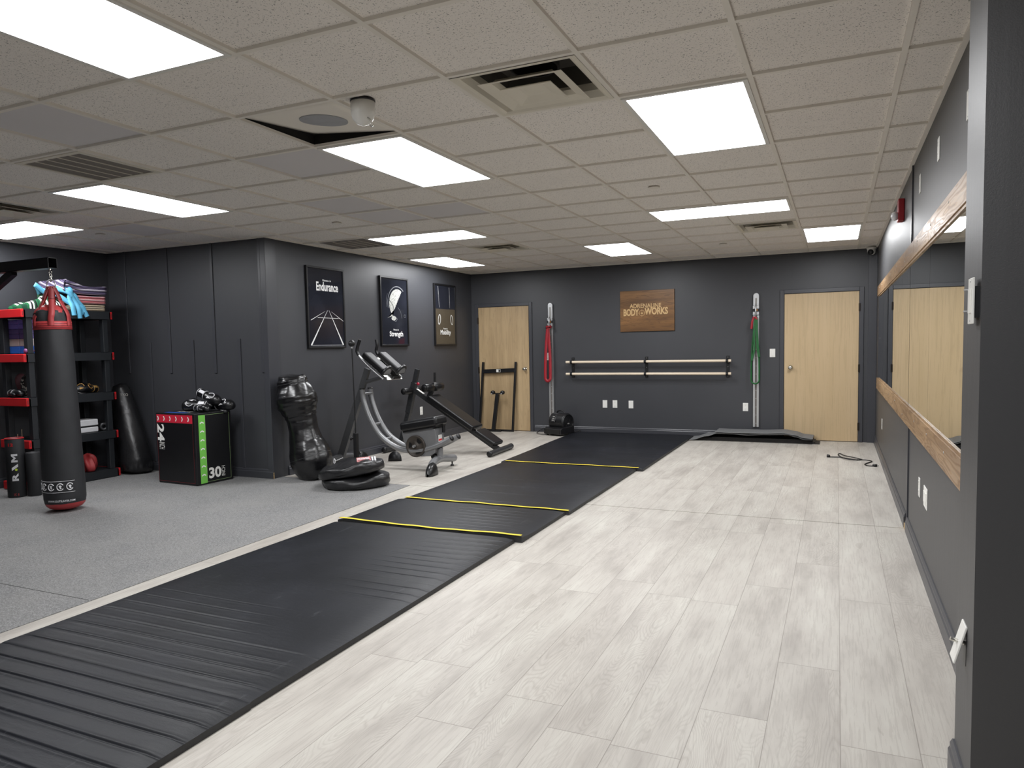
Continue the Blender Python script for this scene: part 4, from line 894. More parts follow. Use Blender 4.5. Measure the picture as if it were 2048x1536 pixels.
ax_t = V((-5.235, 1.25, 1.62)); ax_b = V((-5.20, 1.25, 0.02)); axd = (ax_b-ax_t).normalized(); L = (ax_b-ax_t).length
def wr(a, i, t_): return 0.012*sin(a*9+t_*2)*max(0, 1-abs(t_)/0.35)+0.006*sin(a*5+t_*14)
b = MB(); pr = [(0.0, 0.141), (0.06, 0.142), (0.25, 0.147), (0.6, 0.152), (1.0, 0.157), (1.3, 0.162), (1.42, 0.164), (L-0.10, 0.163), (L-0.06, 0.156)]
pr2 = []
for (a0, r0), (a1, r1) in zip(pr, pr[1:]):
    for q in range(4): pr2.append((a0+(a1-a0)*q/4, r0+(r1-r0)*q/4))
pr2.append(pr[-1]); b.lathe(ax_t, axd, pr2, 48, noise=wr); b.build('canvas_body', 'canvas', bt)
b = MB(); b.lathe(ax_t, axd, [(L-0.062, 0.157), (L-0.04, 0.150), (L-0.015, 0.125), (L, 0.08), (L+0.001, 0.0)], 48); b.build('red_bottom', 'red', bt)
b = MB(); b.lathe(ax_t, axd, [(-0.035, 0.140), (-0.034, 0.144), (0.032, 0.146), (0.034, 0.142)], 48); rbnd = b.build('red_band', 'red', bt, solid=0.003)
for k in range(3):
    zz = -0.018+0.018*k; MB().tube([ax_t+axd*zz+V((0.1485*cos(q*pi/24), 0.1485*sin(q*pi/24), 0)) for q in range(48)], 0.0012, 4, closed=True).build('stitch_line', 'printmar', rbnd)
def wr2(a, i, t_): return 0.05*sin(a*7)*min(1, max(0, (-t_-0.02)/0.06))+0.03*sin(a*4+1)
b = MB(); b.lathe(ax_t, axd, [(-0.03, 0.138), (-0.06, 0.138), (-0.10, 0.135), (-0.125, 0.128), (-0.135, 0.115), (-0.14, 0.08), (-0.142, 0.0)], 48, noise=wr2); b.build('top_skirt', 'canvas', bt)
b = MB(); b.lathe(ax_t, axd, [(-0.110, 0.128), (-0.135, 0.120), (-0.160, 0.095), (-0.178, 0.060), (-0.185, 0.03), (-0.186, 0.0)], 40, noise=lambda a, i, t_: 0.06*sin(a*4+0.6)); b.build('red_cap', 'red', bt)
vd = math.atan2(-0.556, 0.831)       # direction from the bag towards the room
for k in range(6):
    an = vd-0.06+k*pi/3; o_ = V((cos(an), sin(an), 0)); top = V((cX, cY, 1.955))
    p_ = [top+o_*0.026+V((0, 0, -0.01)), top+o_*0.074+V((0, 0, -0.12)), top+o_*0.128+V((0, 0, -0.225)), ax_t+o_*0.1455+V((0, 0, 0.06)), ax_t+o_*0.149+V((0, 0, 0.0))]
    p_ = smooth(p_, 4); b = MB(); b.sweep(p_, [(-0.023, -0.002), (0.023, -0.002), (0.023, 0.002), (-0.023, 0.002)], up=o_); b.build('strap', 'strapm', bt)
M['strapd'] = mat('dark_red_strap_sleeve', (128, 46, 48), 0.5)
b = MB()
for k in range(6):
    an = vd-0.06+k*pi/3; o_ = V((cos(an), sin(an), 0)); top = V((cX, cY, 1.96))
    b = MB(); b.sweep([top+o_*0.024, top+o_*0.072+V((0, 0, -0.11))], [(-0.024, -0.003), (0.024, -0.003), (0.024, 0.003), (-0.024, 0.003)], up=o_); b.build('strap_sleeve', 'strapd', bt)
def cyl(c_, r_, a0):                  # wraps lettering onto a bag; a runs to the right as seen from the room
    return lambda p, q: V((c_.x+r_*cos(a0+p/r_), c_.y+r_*sin(a0+p/r_), c_.z+q))
z1 = 0.235; rr = 0.168
for z in (z1+0.048, z1-0.048):
    f = cyl(V((-5.205, 1.25, z)), rr, vd); MB().tube([f(-0.29+0.37*q/30, 0) for q in range(31)], 0.0016, 4).build('print_line', 'gwhite', bt)
for k in range(-4, 2):
    a0 = vd+radians(13.8)+radians(25)*k-radians(0); a0 = vd+radians(13.8+25*(k-1)+25) if False else vd+radians(-11.2+25*k)
    if k > 1: continue
    f = cyl(V((-5.205, 1.25, z1)), rr, a0)
    b = MB(); b.tube([f(0.025*cos(q*pi/12), 0.029*sin(q*pi/12)) for q in range(2, 23)], 0.0042, 6); b.build('round_emblem', 'gwhite', bt)
    b = MB(); pts = [(-0.012, 0.012), (0.004, 0.016), (0.014, 0.006), (0.006, 0.0), (0.012, -0.012), (0.0, -0.018), (-0.006, -0.004)]
    b.add([f(x, y)+V((cos(a0), sin(a0), 0))*0.0015 for x, y in pts], [(0, 1, 2, 3), (0, 3, 6), (3, 4, 5, 6)]); b.build('emblem_centre', 'gwhite', bt)
f = cyl(V((-5.203, 1.25, 0.112)), 0.166, vd-radians(12)); b = MB(); b.text('WWW.OUTSLAYER.COM', f, 0.22, 0.017, 0.01); b.build('lettering', 'gwhite', bt)
# ---------------------------------------------------------------- plastic shelf
M['shelfp'] = mat('charcoal_shelf_plastic', (33, 36, 40), 0.5, vary=0.04); M['shelfr'] = mat('red_shelf_trim', (212, 34, 40), 0.4, vary=0.03)
t_ = thing('storage_shelf', 'five-tier charcoal plastic shelf with red end trims in the alcove', 'shelf', (-6.56, 2.17, 0.004))
sx0, sx1, sy0, sy1 = -6.80, -6.33, 1.70, 2.635
TZ = [1.832, 1.387, 0.947, 0.522, 0.095]
for z in TZ:
    s = MB().box(sx0, sx1, sy0, sy1, z-0.012, z).box(sx1-0.012, sx1, sy0, sy1, z-0.085, z-0.012).box(sx0, sx0+0.012, sy0, sy1, z-0.085, z-0.012).box(sx0, sx1, sy0, sy0+0.012, z-0.085, z-0.012).box(sx0, sx1, sy1-0.012, sy1, z-0.085, z-0.012)
    sh = s.build('shelf_tier', 'shelfp', t_)
    for ya, yb_ in ((sy0-0.028, sy0), (sy1, sy1+0.028)):
        e = MB().box(sx0+0.01, sx1-0.004, ya, yb_, z-0.084, z-0.002).build('end_trim', 'shelfr', t_, bevel=0.004, seg=1)
        MB().box(sx1-0.0042, sx1-0.003, (ya+yb_)/2-0.005, (ya+yb_)/2+0.005, z-0.065, z-0.025).build('trim_slot', 'strapd', e)
for x in (sx0+0.045, sx1-0.045):
    for y in (sy0+0.055, sy1-0.055):
        for z0, z1 in ((0.004, 0.010), (0.095, 0.437), (0.522, 0.862), (0.947, 1.302), (1.387, 1.747)):
            MB().box(x-0.03, x+0.03, y-0.03, y+0.03, z0, z1).build('post', 'shelfp', t_, bevel=0.006, seg=2)
# folded striped blankets and things on the top tier
def stripes(name, cols, sc_, ax=1):
    t = NT(name); tc = t.n('ShaderNodeTexCoord'); sp = t.n('ShaderNodeSeparateXYZ'); t.l(tc.outputs['Object'], sp.inputs[0])
    y = t.math('ADD', t.math('ADD', t.math('MULTIPLY', sp.outputs[0], 7), t.math('MULTIPLY', sp.outputs[2], sc_*4)) if ax == 1 and sc_ != 8 else t.math('MULTIPLY', sp.outputs[ax], sc_), t.math('MULTIPLY', t.noise(tc.outputs['Object'], 6, 2), 0.15)); fy = t.math('FRACT', y)
    k = len(cols); t.set(t.ramp(fy, [(i/k, srgb(*c)) for i, c in enumerate(cols)], 'CONSTANT'), 0.9, 0, 0.2)
    t.bump(t.noise(t.coord((300, 300, 300)), 1, 2), 0.3, 0.001); return t.m
M['bl1'] = stripes('purple_striped_wool', [(84, 76, 104), (52, 46, 62), (120, 110, 140), (70, 60, 88), (205, 200, 206), (150, 140, 165), (226, 222, 226), (180, 170, 190), (96, 84, 122), (60, 52, 74), (136, 126, 156), (78, 68, 96)], 5, 1)
M['bl2'] = stripes('red_striped_wool', [(206, 104, 110), (160, 74, 82), (226, 208, 208), (214, 118, 124), (236, 224, 222), (186, 84, 92), (220, 140, 142), (130, 90, 92)], 6, 1)
M['bl3'] = stripes('tan_striped_wool', [(206, 190, 164), (140, 126, 108), (222, 210, 190), (160, 144, 122), (110, 98, 88), (196, 180, 152)], 7, 1)
M['bl4'] = stripes('green_striped_wool', [(34, 92, 58), (22, 62, 44), (30, 84, 52), (222, 222, 216), (26, 30, 28), (214, 214, 208), (38, 70, 50), (18, 24, 22)], 8, 1)
M['foldin'] = mat('dark_blanket_inside', (58, 50, 54), 0.9)
def blanket(x0, x1, y0, y1, z0, th, m_, label, sag=0.0, grp=None, rise=0.0):
    t_ = thing('folded_blanket', label, 'blanket', ((x0+x1)/2, (y0+y1)/2, z0), grp); h = th/2
    # doubled layers with the fold at the low-y side, profile in y-z swept along x
    k = 3; lay = th/k
    for q in range(k):
        pts = []
        for i in range(13): y = y1+(y0+h-y1)*i/12; pts.append((y, z0+lay*(q+0.5)))
        b = MB()
        def fn(u, v, q=q):
            x = x0+(x1-x0)*u; y = y0+(y1-y0)*v
            z = z0+lay*(q+0.5)+sag*(sin(v*pi*1.0)*-1*0.6+0.25*sin(v*7))*0.5*(0.3+q/k)+rise*max(0, 0.4-v)*1.2*(q+1)/k
            return V((x, y, z+0.002*sin(x*60+q)))
        b.grid(fn, 10, 16); b.build('fold_layer', m_, t_, solid=lay*0.86)
    b = MB()
    P = [(y0+0.01-h*sin(pi*i/10)*0.8, z0+h-h*0.93*cos(pi*i/10)) for i in range(11)]
    b.grid(lambda u, v: V((x0+(x1-x0)*u, P[int(round(v*10))][0], P[int(round(v*10))][1]+rise*0.5*(P[int(round(v*10))][1]-z0)/th)), 10, 10); b.build('fold_edge', m_, t_, solid=0.012)
    return t_
zt = TZ[0]+0.002
blanket(-6.74, -6.36, 2.30, 2.60, zt, 0.070, 'bl3', 'tan folded blanket at the bottom of the blanket stack on the shelf')
blanket(-6.76, -6.36, 2.27, 2.61, zt+0.078, 0.085, 'bl2', 'red and white striped folded blanket in the middle of the stack', 0.01)
blanket(-6.79, -6.36, 2.17, 2.63, zt+0.18, 0.095, 'bl1', 'purple striped folded blanket on top of the blanket stack', 0.03, rise=0.10)
# crumpled green blanket
t_ = MB()
def green(u, v):
    th_ = 2*pi*u; ph = pi*v/2; r_ = 1+0.10*sin(5*th_)+0.06*sin(9*th_+2)
    return V((-6.53+0.20*r_*cos(th_)*sin(ph), 1.97+0.235*r_*sin(th_)*sin(ph), zt+0.002+max(0, (0.15+0.022*sin(th_*3+v*5))*cos(ph)**0.7*(0.75+0.25*sin(th_+0.6)))))
t_.grid(green, 48, 16); tag(t_.build('crumpled_blanket', 'bl4'), 'crumpled green and white blanket behind the red bag straps on the shelf', 'blanket')
M['blue'] = mat('light_blue_strap', (96, 176, 212), 0.6, vary=0.06)
b = MB(); 
for k, pts in enumerate(([(-6.50, 1.98, 2.0), (-6.46, 1.93, 2.06), (-6.44, 1.90, 2.085), (-6.45, 2.0, 2.01)],
                         [(-6.46, 2.02, 2.02), (-6.42, 2.10, 2.05), (-6.345, 2.18, 2.02), (-6.34, 2.24, 1.93), (-6.31, 2.26, 1.84), (-6.312, 2.27, 1.75)],
                         [(-6.46, 2.05, 2.01), (-6.43, 2.14, 2.07), (-6.345, 2.20, 2.05), (-6.35, 2.19, 1.95), (-6.32, 2.20, 1.87), (-6.315, 2.21, 1.78)],
                         [(-6.50, 2.0, 2.04), (-6.44, 2.05, 2.02), (-6.38, 2.12, 1.97), (-6.345, 2.2, 1.9), (-6.32, 2.30, 1.86), (-6.31, 2.35, 1.77)],
                         [(-6.42, 2.14, 2.04), (-6.345, 2.23, 2.0), (-6.34, 2.28, 1.92), (-6.33, 2.33, 1.85), (-6.31, 2.28, 1.80)])):
    b.sweep(smooth(pts, 6), [(-0.022, -0.0015), (0.022, -0.0015), (0.022, 0.0015), (-0.022, 0.0015)], up=(0.9, -0.4, 0.1))
tag(b.build('yoga_strap', 'blue'), 'light blue straps heaped on the shelf beside the blanket stack', 'strap')
# second tier: foam blocks
M['purple'] = mat('purple_foam', (150, 134, 232), 0.7); M['purpled'] = mat('dark_purple_foam', (112, 98, 160), 0.7); M['greyf'] = mat('grey_foam', (205, 195, 192), 0.7); M['bluef'] = mat('blue_foam', (56, 116, 220), 0.6); M['olive'] = mat('olive_foam', (112, 120, 52), 0.7)
M['plumrub'] = mat('plum_rubber', (140, 80, 130), 0.45)
def block(x0, x1, y0, y1, z0, z1, m_, label, g_='foam blocks on the second shelf tier'):
    tag(MB().box(x0, x1, y0, y1, z0, z1).build('foam_block', m_, bevel=0.005, seg=2), label, 'foam block', g_)
z2 = TZ[1]+0.001
for (xa, xb, side) in ((-6.575, -6.410, 'right'), (-6.765, -6.585, 'left')):
    block(xa, xb, 1.790, 1.95, z2, z2+0.075, 'bluef', 'blue foam block at the bottom of the %s stack on the second tier' % side)
    block(xa, xb, 1.790, 1.95, z2+0.076, z2+0.150, 'greyf', 'grey foam block above the blue one in the %s stack' % side)
    block(xa, xb, 1.790, 1.95, z2+0.151, z2+0.200, 'purpled', 'lower dark purple foam block in the %s stack' % side)
    block(xa, xb, 1.790, 1.95, z2+0.201, z2+0.250, 'purpled', 'upper dark purple foam block in the %s stack' % side)
    block(xa, xb, 1.790, 1.95, z2+0.251, z2+0.300, 'purple', 'purple foam block second from the top of the %s stack' % side)
    block(xa, xb, 1.790, 1.95, z2+0.301, z2+0.344, 'purple', 'topmost purple foam block of the %s stack' % side)
block(-6.60, -6.42, 1.965, 2.12, z2, z2+0.14, 'bluef', 'blue foam block seen beside the bag, under the olive ones')
block(-6.60, -6.42, 1.965, 2.12, z2+0.141, z2+0.225, 'olive', 'lower olive foam block seen between shelf post and bag')
block(-6.60, -6.42, 1.965, 2.12, z2+0.226, z2+0.31, 'olive', 'upper olive foam block seen between shelf post and bag')
def dumbbell(c, d, s_, m_, label):
    c, d = V(c), V(d).normalized(); t_ = thing('dumbbell', label, 'dumbbell', c, None)
    MB().tube([c-d*0.06*s_, c+d*0.06*s_], 0.012*s_, 12).build('handle', m_, t_)
    for e in (-1, 1): MB().lathe(c+d*0.055*s_*e, d*e, [(0, 0), (0, 0.022*s_), (0.012*s_, 0.032*s_), (0.035*s_, 0.032*s_), (0.045*s_, 0.022*s_), (0.045*s_, 0)], 10).build('head', m_, t_)
dumbbell((-6.368, 1.79, z2+0.026), (0.15, 1, 0), 0.8, 'plumrub', 'small plum dumbbell in front of the blue foam block, left of the post')
dumbbell((-6.374, 1.99, z2+0.026), (0.1, 1, 0), 0.8, 'plumrub', 'small plum dumbbell lying right of the shelf post')
# third tier: gloves
z3 = TZ[2]
glove((-6.68, 1.85, z3+0.085), (0.1, -0.1, 1), (0.7, -0.7, 0), 0.72, 'mauve boxing glove standing on the middle shelf tier', 'mauve', 'mauve')
glove((-6.62, 1.742, z3+0.042), (0.98, -0.05, 0), (0, 0, 1), 0.62, 'dark boxing glove with pale trim lying beneath the mauve one', 'glove', 'gwhite')
M['pattern'] = NT('mottled_black_white_leather'); q_ = M['pattern']; q_.set(q_.ramp(q_.noise(q_.coord(), 38, 3, 0.6), [(0.50, srgb(16, 16, 18)), (0.56, srgb(190, 188, 180))], 'CONSTANT'), 0.4); M['pattern'] = q_.m
glove((-6.545, 1.80, z3+0.085), (0.1, 0.15, 1), (0.6, -0.7, 0), 0.68, 'black and white patterned boxing glove behind the shelf post', 'pattern', 'gwhite')
glove((-6.42, 1.90, z3+0.05), (0.35, 0.9, 0), (0.3, 0, 1), 0.72, 'black boxing glove with a white cuff edge, half hidden by the bag', 'glove', 'gwhite', 0)
glove((-6.47, 2.26, z3+0.048), (0.2, 0.95, 0.1), (0.8, -0.2, 0.6), 0.75, 'black boxing glove with gold logo on the middle tier', 'glove', 'goldprint', 1)
glove((-6.475, 2.46, z3+0.048), (0.3, -0.9, 0.1), (0.8, -0.1, 0.6), 0.7, 'second black boxing glove with gold logo beside the right shelf post', 'glove', 'goldprint', 1)
# fourth tier
z4 = TZ[3]
t_ = thing('towel_stack', 'folded white towels with a black band on the fourth tier', 'towel', (-6.46, 2.38, z4))
for k, (za, zb_) in enumerate(((0.002, 0.062), (0.072, 0.142))): MB().box(-6.56, -6.38, 2.24, 2.46, z4+za, z4+zb_).build('folded_towel', 'gwhite', t_, bevel=0.012, seg=3)
MB().box(-6.558, -6.382, 2.243, 2.457, z4+0.061, z4+0.073).build('dark_band', 'black', t_)
t_ = thing('hand_weight', 'grey ring-shaped weight beside the right post on the fourth tier', 'weight', (-6.42, 2.545, z4))
MB().lathe((-6.42, 2.545, z4+0.046), (0.9, -0.35, 0.0), [(-0.03, 0.018), (-0.03, 0.042), (0.03, 0.045), (0.03, 0.018), (-0.03, 0.018)], 20).build('ring_body', 'gunmetal', t_)
MB().tube(smooth([(-6.44, 2.50, z4+0.03), (-6.43, 2.49, z4+0.08), (-6.45, 2.52, z4+0.10)], 5), 0.012, 8).build('handle', 'black', t_)
M['card'] = mat('tan_paper_card', (186, 166, 140), 0.8, vary=0.15, scale=40)
for k, (x, y, h_, s_) in enumerate(((-6.555, 1.745, 0.10, 'taller tan paper card standing by the shelf post'), (-6.60, 1.730, 0.05, 'shorter tan paper card standing by the shelf post'))):
    tag(MB().obox((x, y, z4+h_/2+0.001), ((0.8, -0.6, 0), (0.6, 0.8, 0), (0, 0, 1)), (0.022, 0.0015, h_/2)).build('paper_card', 'card'), s_, 'card')
t_ = thing('spray_bottle', 'small black bottle with a white cap right of the shelf post', 'bottle', (-6.40, 1.845, z4))
MB().lathe((-6.40, 1.845, z4+0.001), Z_, [(0, 0), (0, 0.026), (0.07, 0.026), (0.085, 0.012), (0.085, 0)], 16).build('body', 'glove', t_)
MB().lathe((-6.40, 1.845, z4+0.085), Z_, [(0, 0), (0, 0.020), (0.025, 0.020), (0.025, 0)], 16).build('cap', 'gwhite', t_)
z5 = TZ[4]
b = MB(); 
def redbag(u, v):
    th_ = 2*pi*u; ph = pi*v; r_ = 1+0.22*sin(3*th_+v*6)+0.10*sin(8*th_+3*v)
    return V((-6.45+0.10*r_*cos(th_)*sin(ph), 2.36+0.085*r_*sin(th_)*sin(ph), max(z5+0.001, z5+0.075-0.105*cos(ph)+0.02*sin(th_*3))))
b.grid(redbag, 36, 14); tag(b.build('cloth_bundle', 'strapm'), 'crumpled red bundle on the bottom tier right of the bag', 'cloth')
# ---------------------------------------------------------------- foam rollers / slam tubes beside the shelf
def tubebag(x, y, r_, h_, label, ram=False, rim='canvas'):
    t_ = thing('weight_tube', label, 'weighted tube', (x, y, 0.004))
    MB().lathe((x, y, 0.004), Z_, [(0, 0), (0, r_-0.006), (0.008, r_), (h_-0.008, r_), (h_, r_-0.004), (h_, r_-0.022), (h_-0.03, r_-0.026), (h_-0.03, 0)], 40).build('body', 'canvas', t_)
    if ram:
        MB().tube([(x+(r_-0.003)*cos(q*pi/20), y+(r_-0.003)*sin(q*pi/20), h_+0.004) for q in range(40)], 0.004, 6, closed=True).build('red_rim', 'redplastic', t_)
        f = cyl(V((x, y, 0)), r_+0.0045, vd)
        g_ = lambda a0, z0: (lambda p, q: f(a0-q, z0+p))
        MB().text('R', g_(-0.005, 0.205), 0.075, 0.052, 0.04).build('letter', 'gwhite', t_)
        b = MB(); L = lambda a, c_: f(0.021-c_*0.052, 0.348+a*0.080)
        for q in (((0, 0), (0.24, 0), (0.24, 1), (0, 1)), ((0.76, 0), (1, 0), (1, 1), (0.76, 1)), ((0.24, 1), (0.24, 0.62), (0.5, 0.22), (0.5, 0.60)), ((0.5, 0.60), (0.5, 0.22), (0.76, 0.62), (0.76, 1))): b.add([L(*k_) for k_ in q], [(0, 1, 2, 3)])
        b.build('letter', 'gwhite', t_)
        b = MB(); b.add([f(-0.03, 0.268), f(-0.03, 0.296), f(0.022, 0.332), f(0.022, 0.304)], [(0, 1, 2, 3)]); b.build('letter_stroke', 'gwhite', t_)
        M.setdefault('lime', mat('lime_print', (190, 214, 60), 0.5)); b = MB(); b.add([f(0.006+0.011*cos(q*pi/8), 0.276+0.011*sin(q*pi/8)) for q in range(16)], [tuple(range(16))]); b.build('lime_dot', 'lime', t_)
        MB().text('12', lambda p, q: f(-0.03+p, h_-0.052+q), 0.044, 0.030, 0.04).build('number', 'redplastic', t_)
        MB().text('12', lambda p, q: f(-0.005-p, 0.035-q), 0.044, 0.024, 0.03).build('number_inverted', 'strapd', t_)
tubebag(-6.262, 1.487, 0.080, 0.57, 'tall black weighted tube with a red rim and white upright lettering', True)
tubebag(-6.150, 1.585, 0.062, 0.425, 'shorter plain black tube standing between the lettered tube and the hanging bag')
tubebag(-6.365, 1.285, 0.080, 0.56, 'black tube cut off by the left edge of the photo')
# ---------------------------------------------------------------- soft bags
def softbag(name, levels, m_, label, cat, wrk, seams=(), nseg=56, post=None):
    t_ = thing(name, label, cat, (levels[0][0], levels[0][1], max(0.004, levels[0][2])))
    L_ = []
    for (a, b) in zip(levels, levels[1:]):
        for q in range(5):
            s_ = q/5; s2 = s_; L_.append([a[i]+(b[i]-a[i])*s2 for i in range(4)])
    L_.append(list(levels[-1])); n_ = len(L_); vs = []
    for i, (x, y, z, r_) in enumerate(L_):
        p0 = V(L_[max(0, i-1)][:3]); p1 = V(L_[min(n_-1, i+1)][:3]); d = (p1-p0).normalized(); ux = (V((1, 0, 0))-d*d.x).normalized(); uy = d.cross(ux)
        for q in range(nseg):
            a = 2*pi*q/nseg; rr_ = r_*(1+wrk(a, i/(n_-1)))
            p = V((x, y, z))+ux*cos(a)*rr_+uy*sin(a)*rr_
            if post: p = post(p)
            vs.append(p)
    b = MB(); b.add(vs, [(i*nseg+q, i*nseg+(q+1) % nseg, (i+1)*nseg+(q+1) % nseg, (i+1)*nseg+q) for i in range(n_-1) for q in range(nseg)]+[tuple(range(nseg))[::-1], tuple(range((n_-1)*nseg, n_*nseg))], 0, True)
    b.build('vinyl_skin', m_, t_)
    for s_ in seams:
        i = min(n_-2, int(s_*(n_-1))); MB().tube([p for p in vs[i*nseg:(i+1)*nseg]], 0.0022, 6, closed=True).build('seam_piping', 'gunmetal' if m_ != 'canvas' else 'black', t_)
    return t_, vs, nseg, n_
M['shiny'] = mat('glossy_black_vinyl', (15, 15, 17), 0.27, spec=0.7, vary=0.1, bump=0.26, bscale=6, bdist=0.022, stretch=(1, 1, 2.6))
def dw(a, s_):
    w_ = 0.015*sin(a*5+s_*9)+0.010*sin(a*11-s_*23)
    w_ += 0.030*sin(s_*150+a*1.5)*math.exp(-((s_-0.52)/0.10)**2)
    if s_ > 0.90 or s_ < 0.06: w_ += 0.035*sin(a*17)
    return w_
def wallclip(p): p.x = max(p.x, XL+0.004); p.z = max(p.z, 0.006); return p
lv = [(-4.055, 3.235, 0.008, 0.096), (-4.06, 3.23, 0.03, 0.158), (-4.075, 3.225, 0.10, 0.196), (-4.10, 3.22, 0.20, 0.222), (-4.13, 3.215, 0.30, 0.212), (-4.16, 3.21, 0.40, 0.177), (-4.18, 3.205, 0.52, 0.153), (-4.20, 3.20, 0.64, 0.156), (-4.215, 3.195, 0.70, 0.170), (-4.235, 3.185, 0.80, 0.212),
      (-4.245, 3.18, 0.87, 0.215), (-4.26, 3.175, 0.95, 0.186), (-4.27, 3.17, 1.0, 0.160), (-4.28, 3.165, 1.06, 0.158), (-4.285, 3.16, 1.09, 0.134), (-4.285, 3.16, 1.11, 0.086), (-4.285, 3.16, 1.118, 0.019)]
tt, vs_, ns_, nn_ = softbag('grappling_dummy', lv, 'shiny', 'glossy black torso-shaped bag leaning against the corner under the posters', 'punching bag', dw, (0.22, 0.78), post=wallclip)
b = MB(); c_ = V((-3.868, 3.30, 0.185)); b.tube([c_+V((0.010*cos(q*pi/8), 0, 0.026*sin(q*pi/8))) for q in range(16)], 0.0045, 6, closed=True); b.build('metal_ring', 'gwhite', tt)
MB().tube([c_+V((0.006, 0, 0.0)), c_+V((0.075, 0.05, 0.035))], 0.004, 6).build('ring_clip', 'alu', tt)
lv = [(-6.30, 2.845, 0.008, 0.103), (-6.30, 2.85, 0.04, 0.159), (-6.32, 2.855, 0.12, 0.172), (-6.36, 2.86, 0.30, 0.159), (-6.42, 2.87, 0.50, 0.142), (-6.49, 2.88, 0.75, 0.120), (-6.555, 2.89, 0.95, 0.099), (-6.57, 2.895, 1.00, 0.077), (-6.575, 2.895, 1.02, 0.026)]
def tkw(a, s_): return 0.012*sin(a*6+s_*14)+(0.03*sin(a*15) if s_ < 0.2 else 0)+0.018*sin(s_*95+a)*math.exp(-((s_-0.55)/0.12)**2)
def tkclip(p): p.y = min(p.y, YJ-0.02); p.z = max(p.z, 0.006); return p
M['satin'] = mat('satin_black_vinyl', (26, 26, 28), 0.34, spec=0.6, vary=0.1, bump=0.3, bscale=20, bdist=0.01)
tt, *_ = softbag('leaning_punching_bag', lv, 'satin', 'long black bag with faint lettering leaning between the shelf and the alcove wall', 'punching bag', tkw, (), post=tkclip)
n_f = V((0.83, -0.556, 0)); uR = V((0.556, 0.83, 0)); cz = V((-6.545, 2.885, 0.90))
MB().text('TKO', lambda p, q: cz+uR*(p+0.02)+V((-0.17*q, 0, q))+n_f*(0.124-abs(p)**2*4), 0.08, 0.030, 0.02).build('lettering', 'offwhite', tt)
# ---------------------------------------------------------------- reflex ball stand on a double sandbag base
t_ = thing('reflex_ball_stand', 'reflex punching ball on a thin pole with a two-tier black weight bag base', 'punching ball stand', (-3.42, 3.06, 0.004))
def disc(name, c, r_, h_, tilt, ph0):
    b = MB(); n_ = 56; c = V(c); up = V(tilt).normalized(); ux = (V((1, 0, 0))-up*up.x).normalized(); uy = up.cross(ux)
    prof = [(0.0, 0.0), (0.5, 0.01), (0.90, 0.02), (0.975, 0.12), (1.0, 0.34), (1.0, 0.60), (0.975, 0.76), (0.93, 0.84), (0.72, 0.98), (0.45, 1.16), (0.18, 1.34), (0.0, 1.38)]
    P2 = []
    for (a, b_), (a1, b1) in zip(prof, prof[1:]):
        for q in range(3): P2.append((a+(a1-a)*q/3, b_+(b1-b_)*q/3))
    P2.append(prof[-1]); k = len(P2); vs = []
    for q in range(n_):
        a = 2*pi*q/n_
        for i, (rr_, hh) in enumerate(P2):
            w_ = 1+0.03*sin(3*a+ph0)+0.018*sin(7*a+ph0*2)+0.01*sin(13*a+hh*6)
            hz = h_*hh*(1+0.10*sin(2*a+ph0+1)*rr_)+0.012*sin(5*a+rr_*9+ph0)*rr_*(hh > 0.3)
            p = c+ux*cos(a)*rr_*r_*w_+uy*sin(a)*rr_*r_*w_+up*hz; p.z = max(p.z, 0.006); vs.append(p)
    b.add(vs, [(q*k+i, ((q+1) % n_)*k+i, ((q+1) % n_)*k+i+1, q*k+i+1) for q in range(n_) for i in range(k-1)], 0, True); return b.build(name, 'satin', t_)
disc('lower_weight_bag', (-3.42, 3.06, 0.006), 0.335, 0.12, (0, 0, 1), 0.4)
disc('upper_weight_bag', (-3.445, 3.045, 0.115), 0.325, 0.125, (-0.15, -0.03, 1), 2.1)
pb = V((-3.405, 3.06, 0.27))
MB().box(pb.x-0.020, pb.x+0.020, pb.y-0.020, pb.y+0.020, 0.235, 0.53).build('square_sleeve', 'blackmetal', t_, bevel=0.003, seg=1)
kn = MB().lathe((pb.x-0.02, pb.y, 0.475), (-0.85, -0.5, 0), [(0, 0), (0, 0.008), (0.02, 0.008), (0.022, 0.018), (0.040, 0.018), (0.042, 0)], 14).build('clamp_knob', 'black', t_)
MB().tube([(pb.x, pb.y, 0.50), (pb.x-0.003, pb.y, 0.9), (pb.x-0.012, pb.y, 1.395)], 0.0062, 10).build('spring_pole', 'black', t_)
MB().lathe((pb.x-0.012, pb.y, 1.375), Z_, [(0, 0), (0, 0.010), (0.020, 0.010), (0.020, 0)], 12).build('pole_collar', 'alu', t_)
MB().ell((pb.x-0.012, pb.y, 1.425), (0.034, 0.034, 0.034)).build('punch_ball', 'black', t_)
M['pink'] = mat('red_white_label', (196, 132, 132), 0.5, vary=0.08)
up = V((0.10, -0.22, 1)).normalized(); ux = V((0.78, 0.62, 0)); ux = (ux-up*ux.dot(up)).normalized(); uy = up.cross(ux); lc = V((-3.275, 3.00, 0.272))
lb = MB().obox(lc, (ux, uy, up), (0.068, 0.055, 0.010)).build('printed_label', 'pink', t_)
MB().text('POWER', lambda p, q: lc+ux*p+uy*(q+0.012)+up*0.011, 0.118, 0.045, 0.04).build('label_word', 'gwhite', lb)
MB().text('CORE BAG', lambda p, q: lc+ux*p+uy*(q-0.025)+up*0.011, 0.11, 0.022, 0.03).build('label_small_word', 'strapd', lb)
for k in range(2): MB().obox(lc+ux*(0.085+0.026*k), (ux, uy, up), (0.008, 0.050, 0.008)).build('label_bar', 'gwhite', t_)
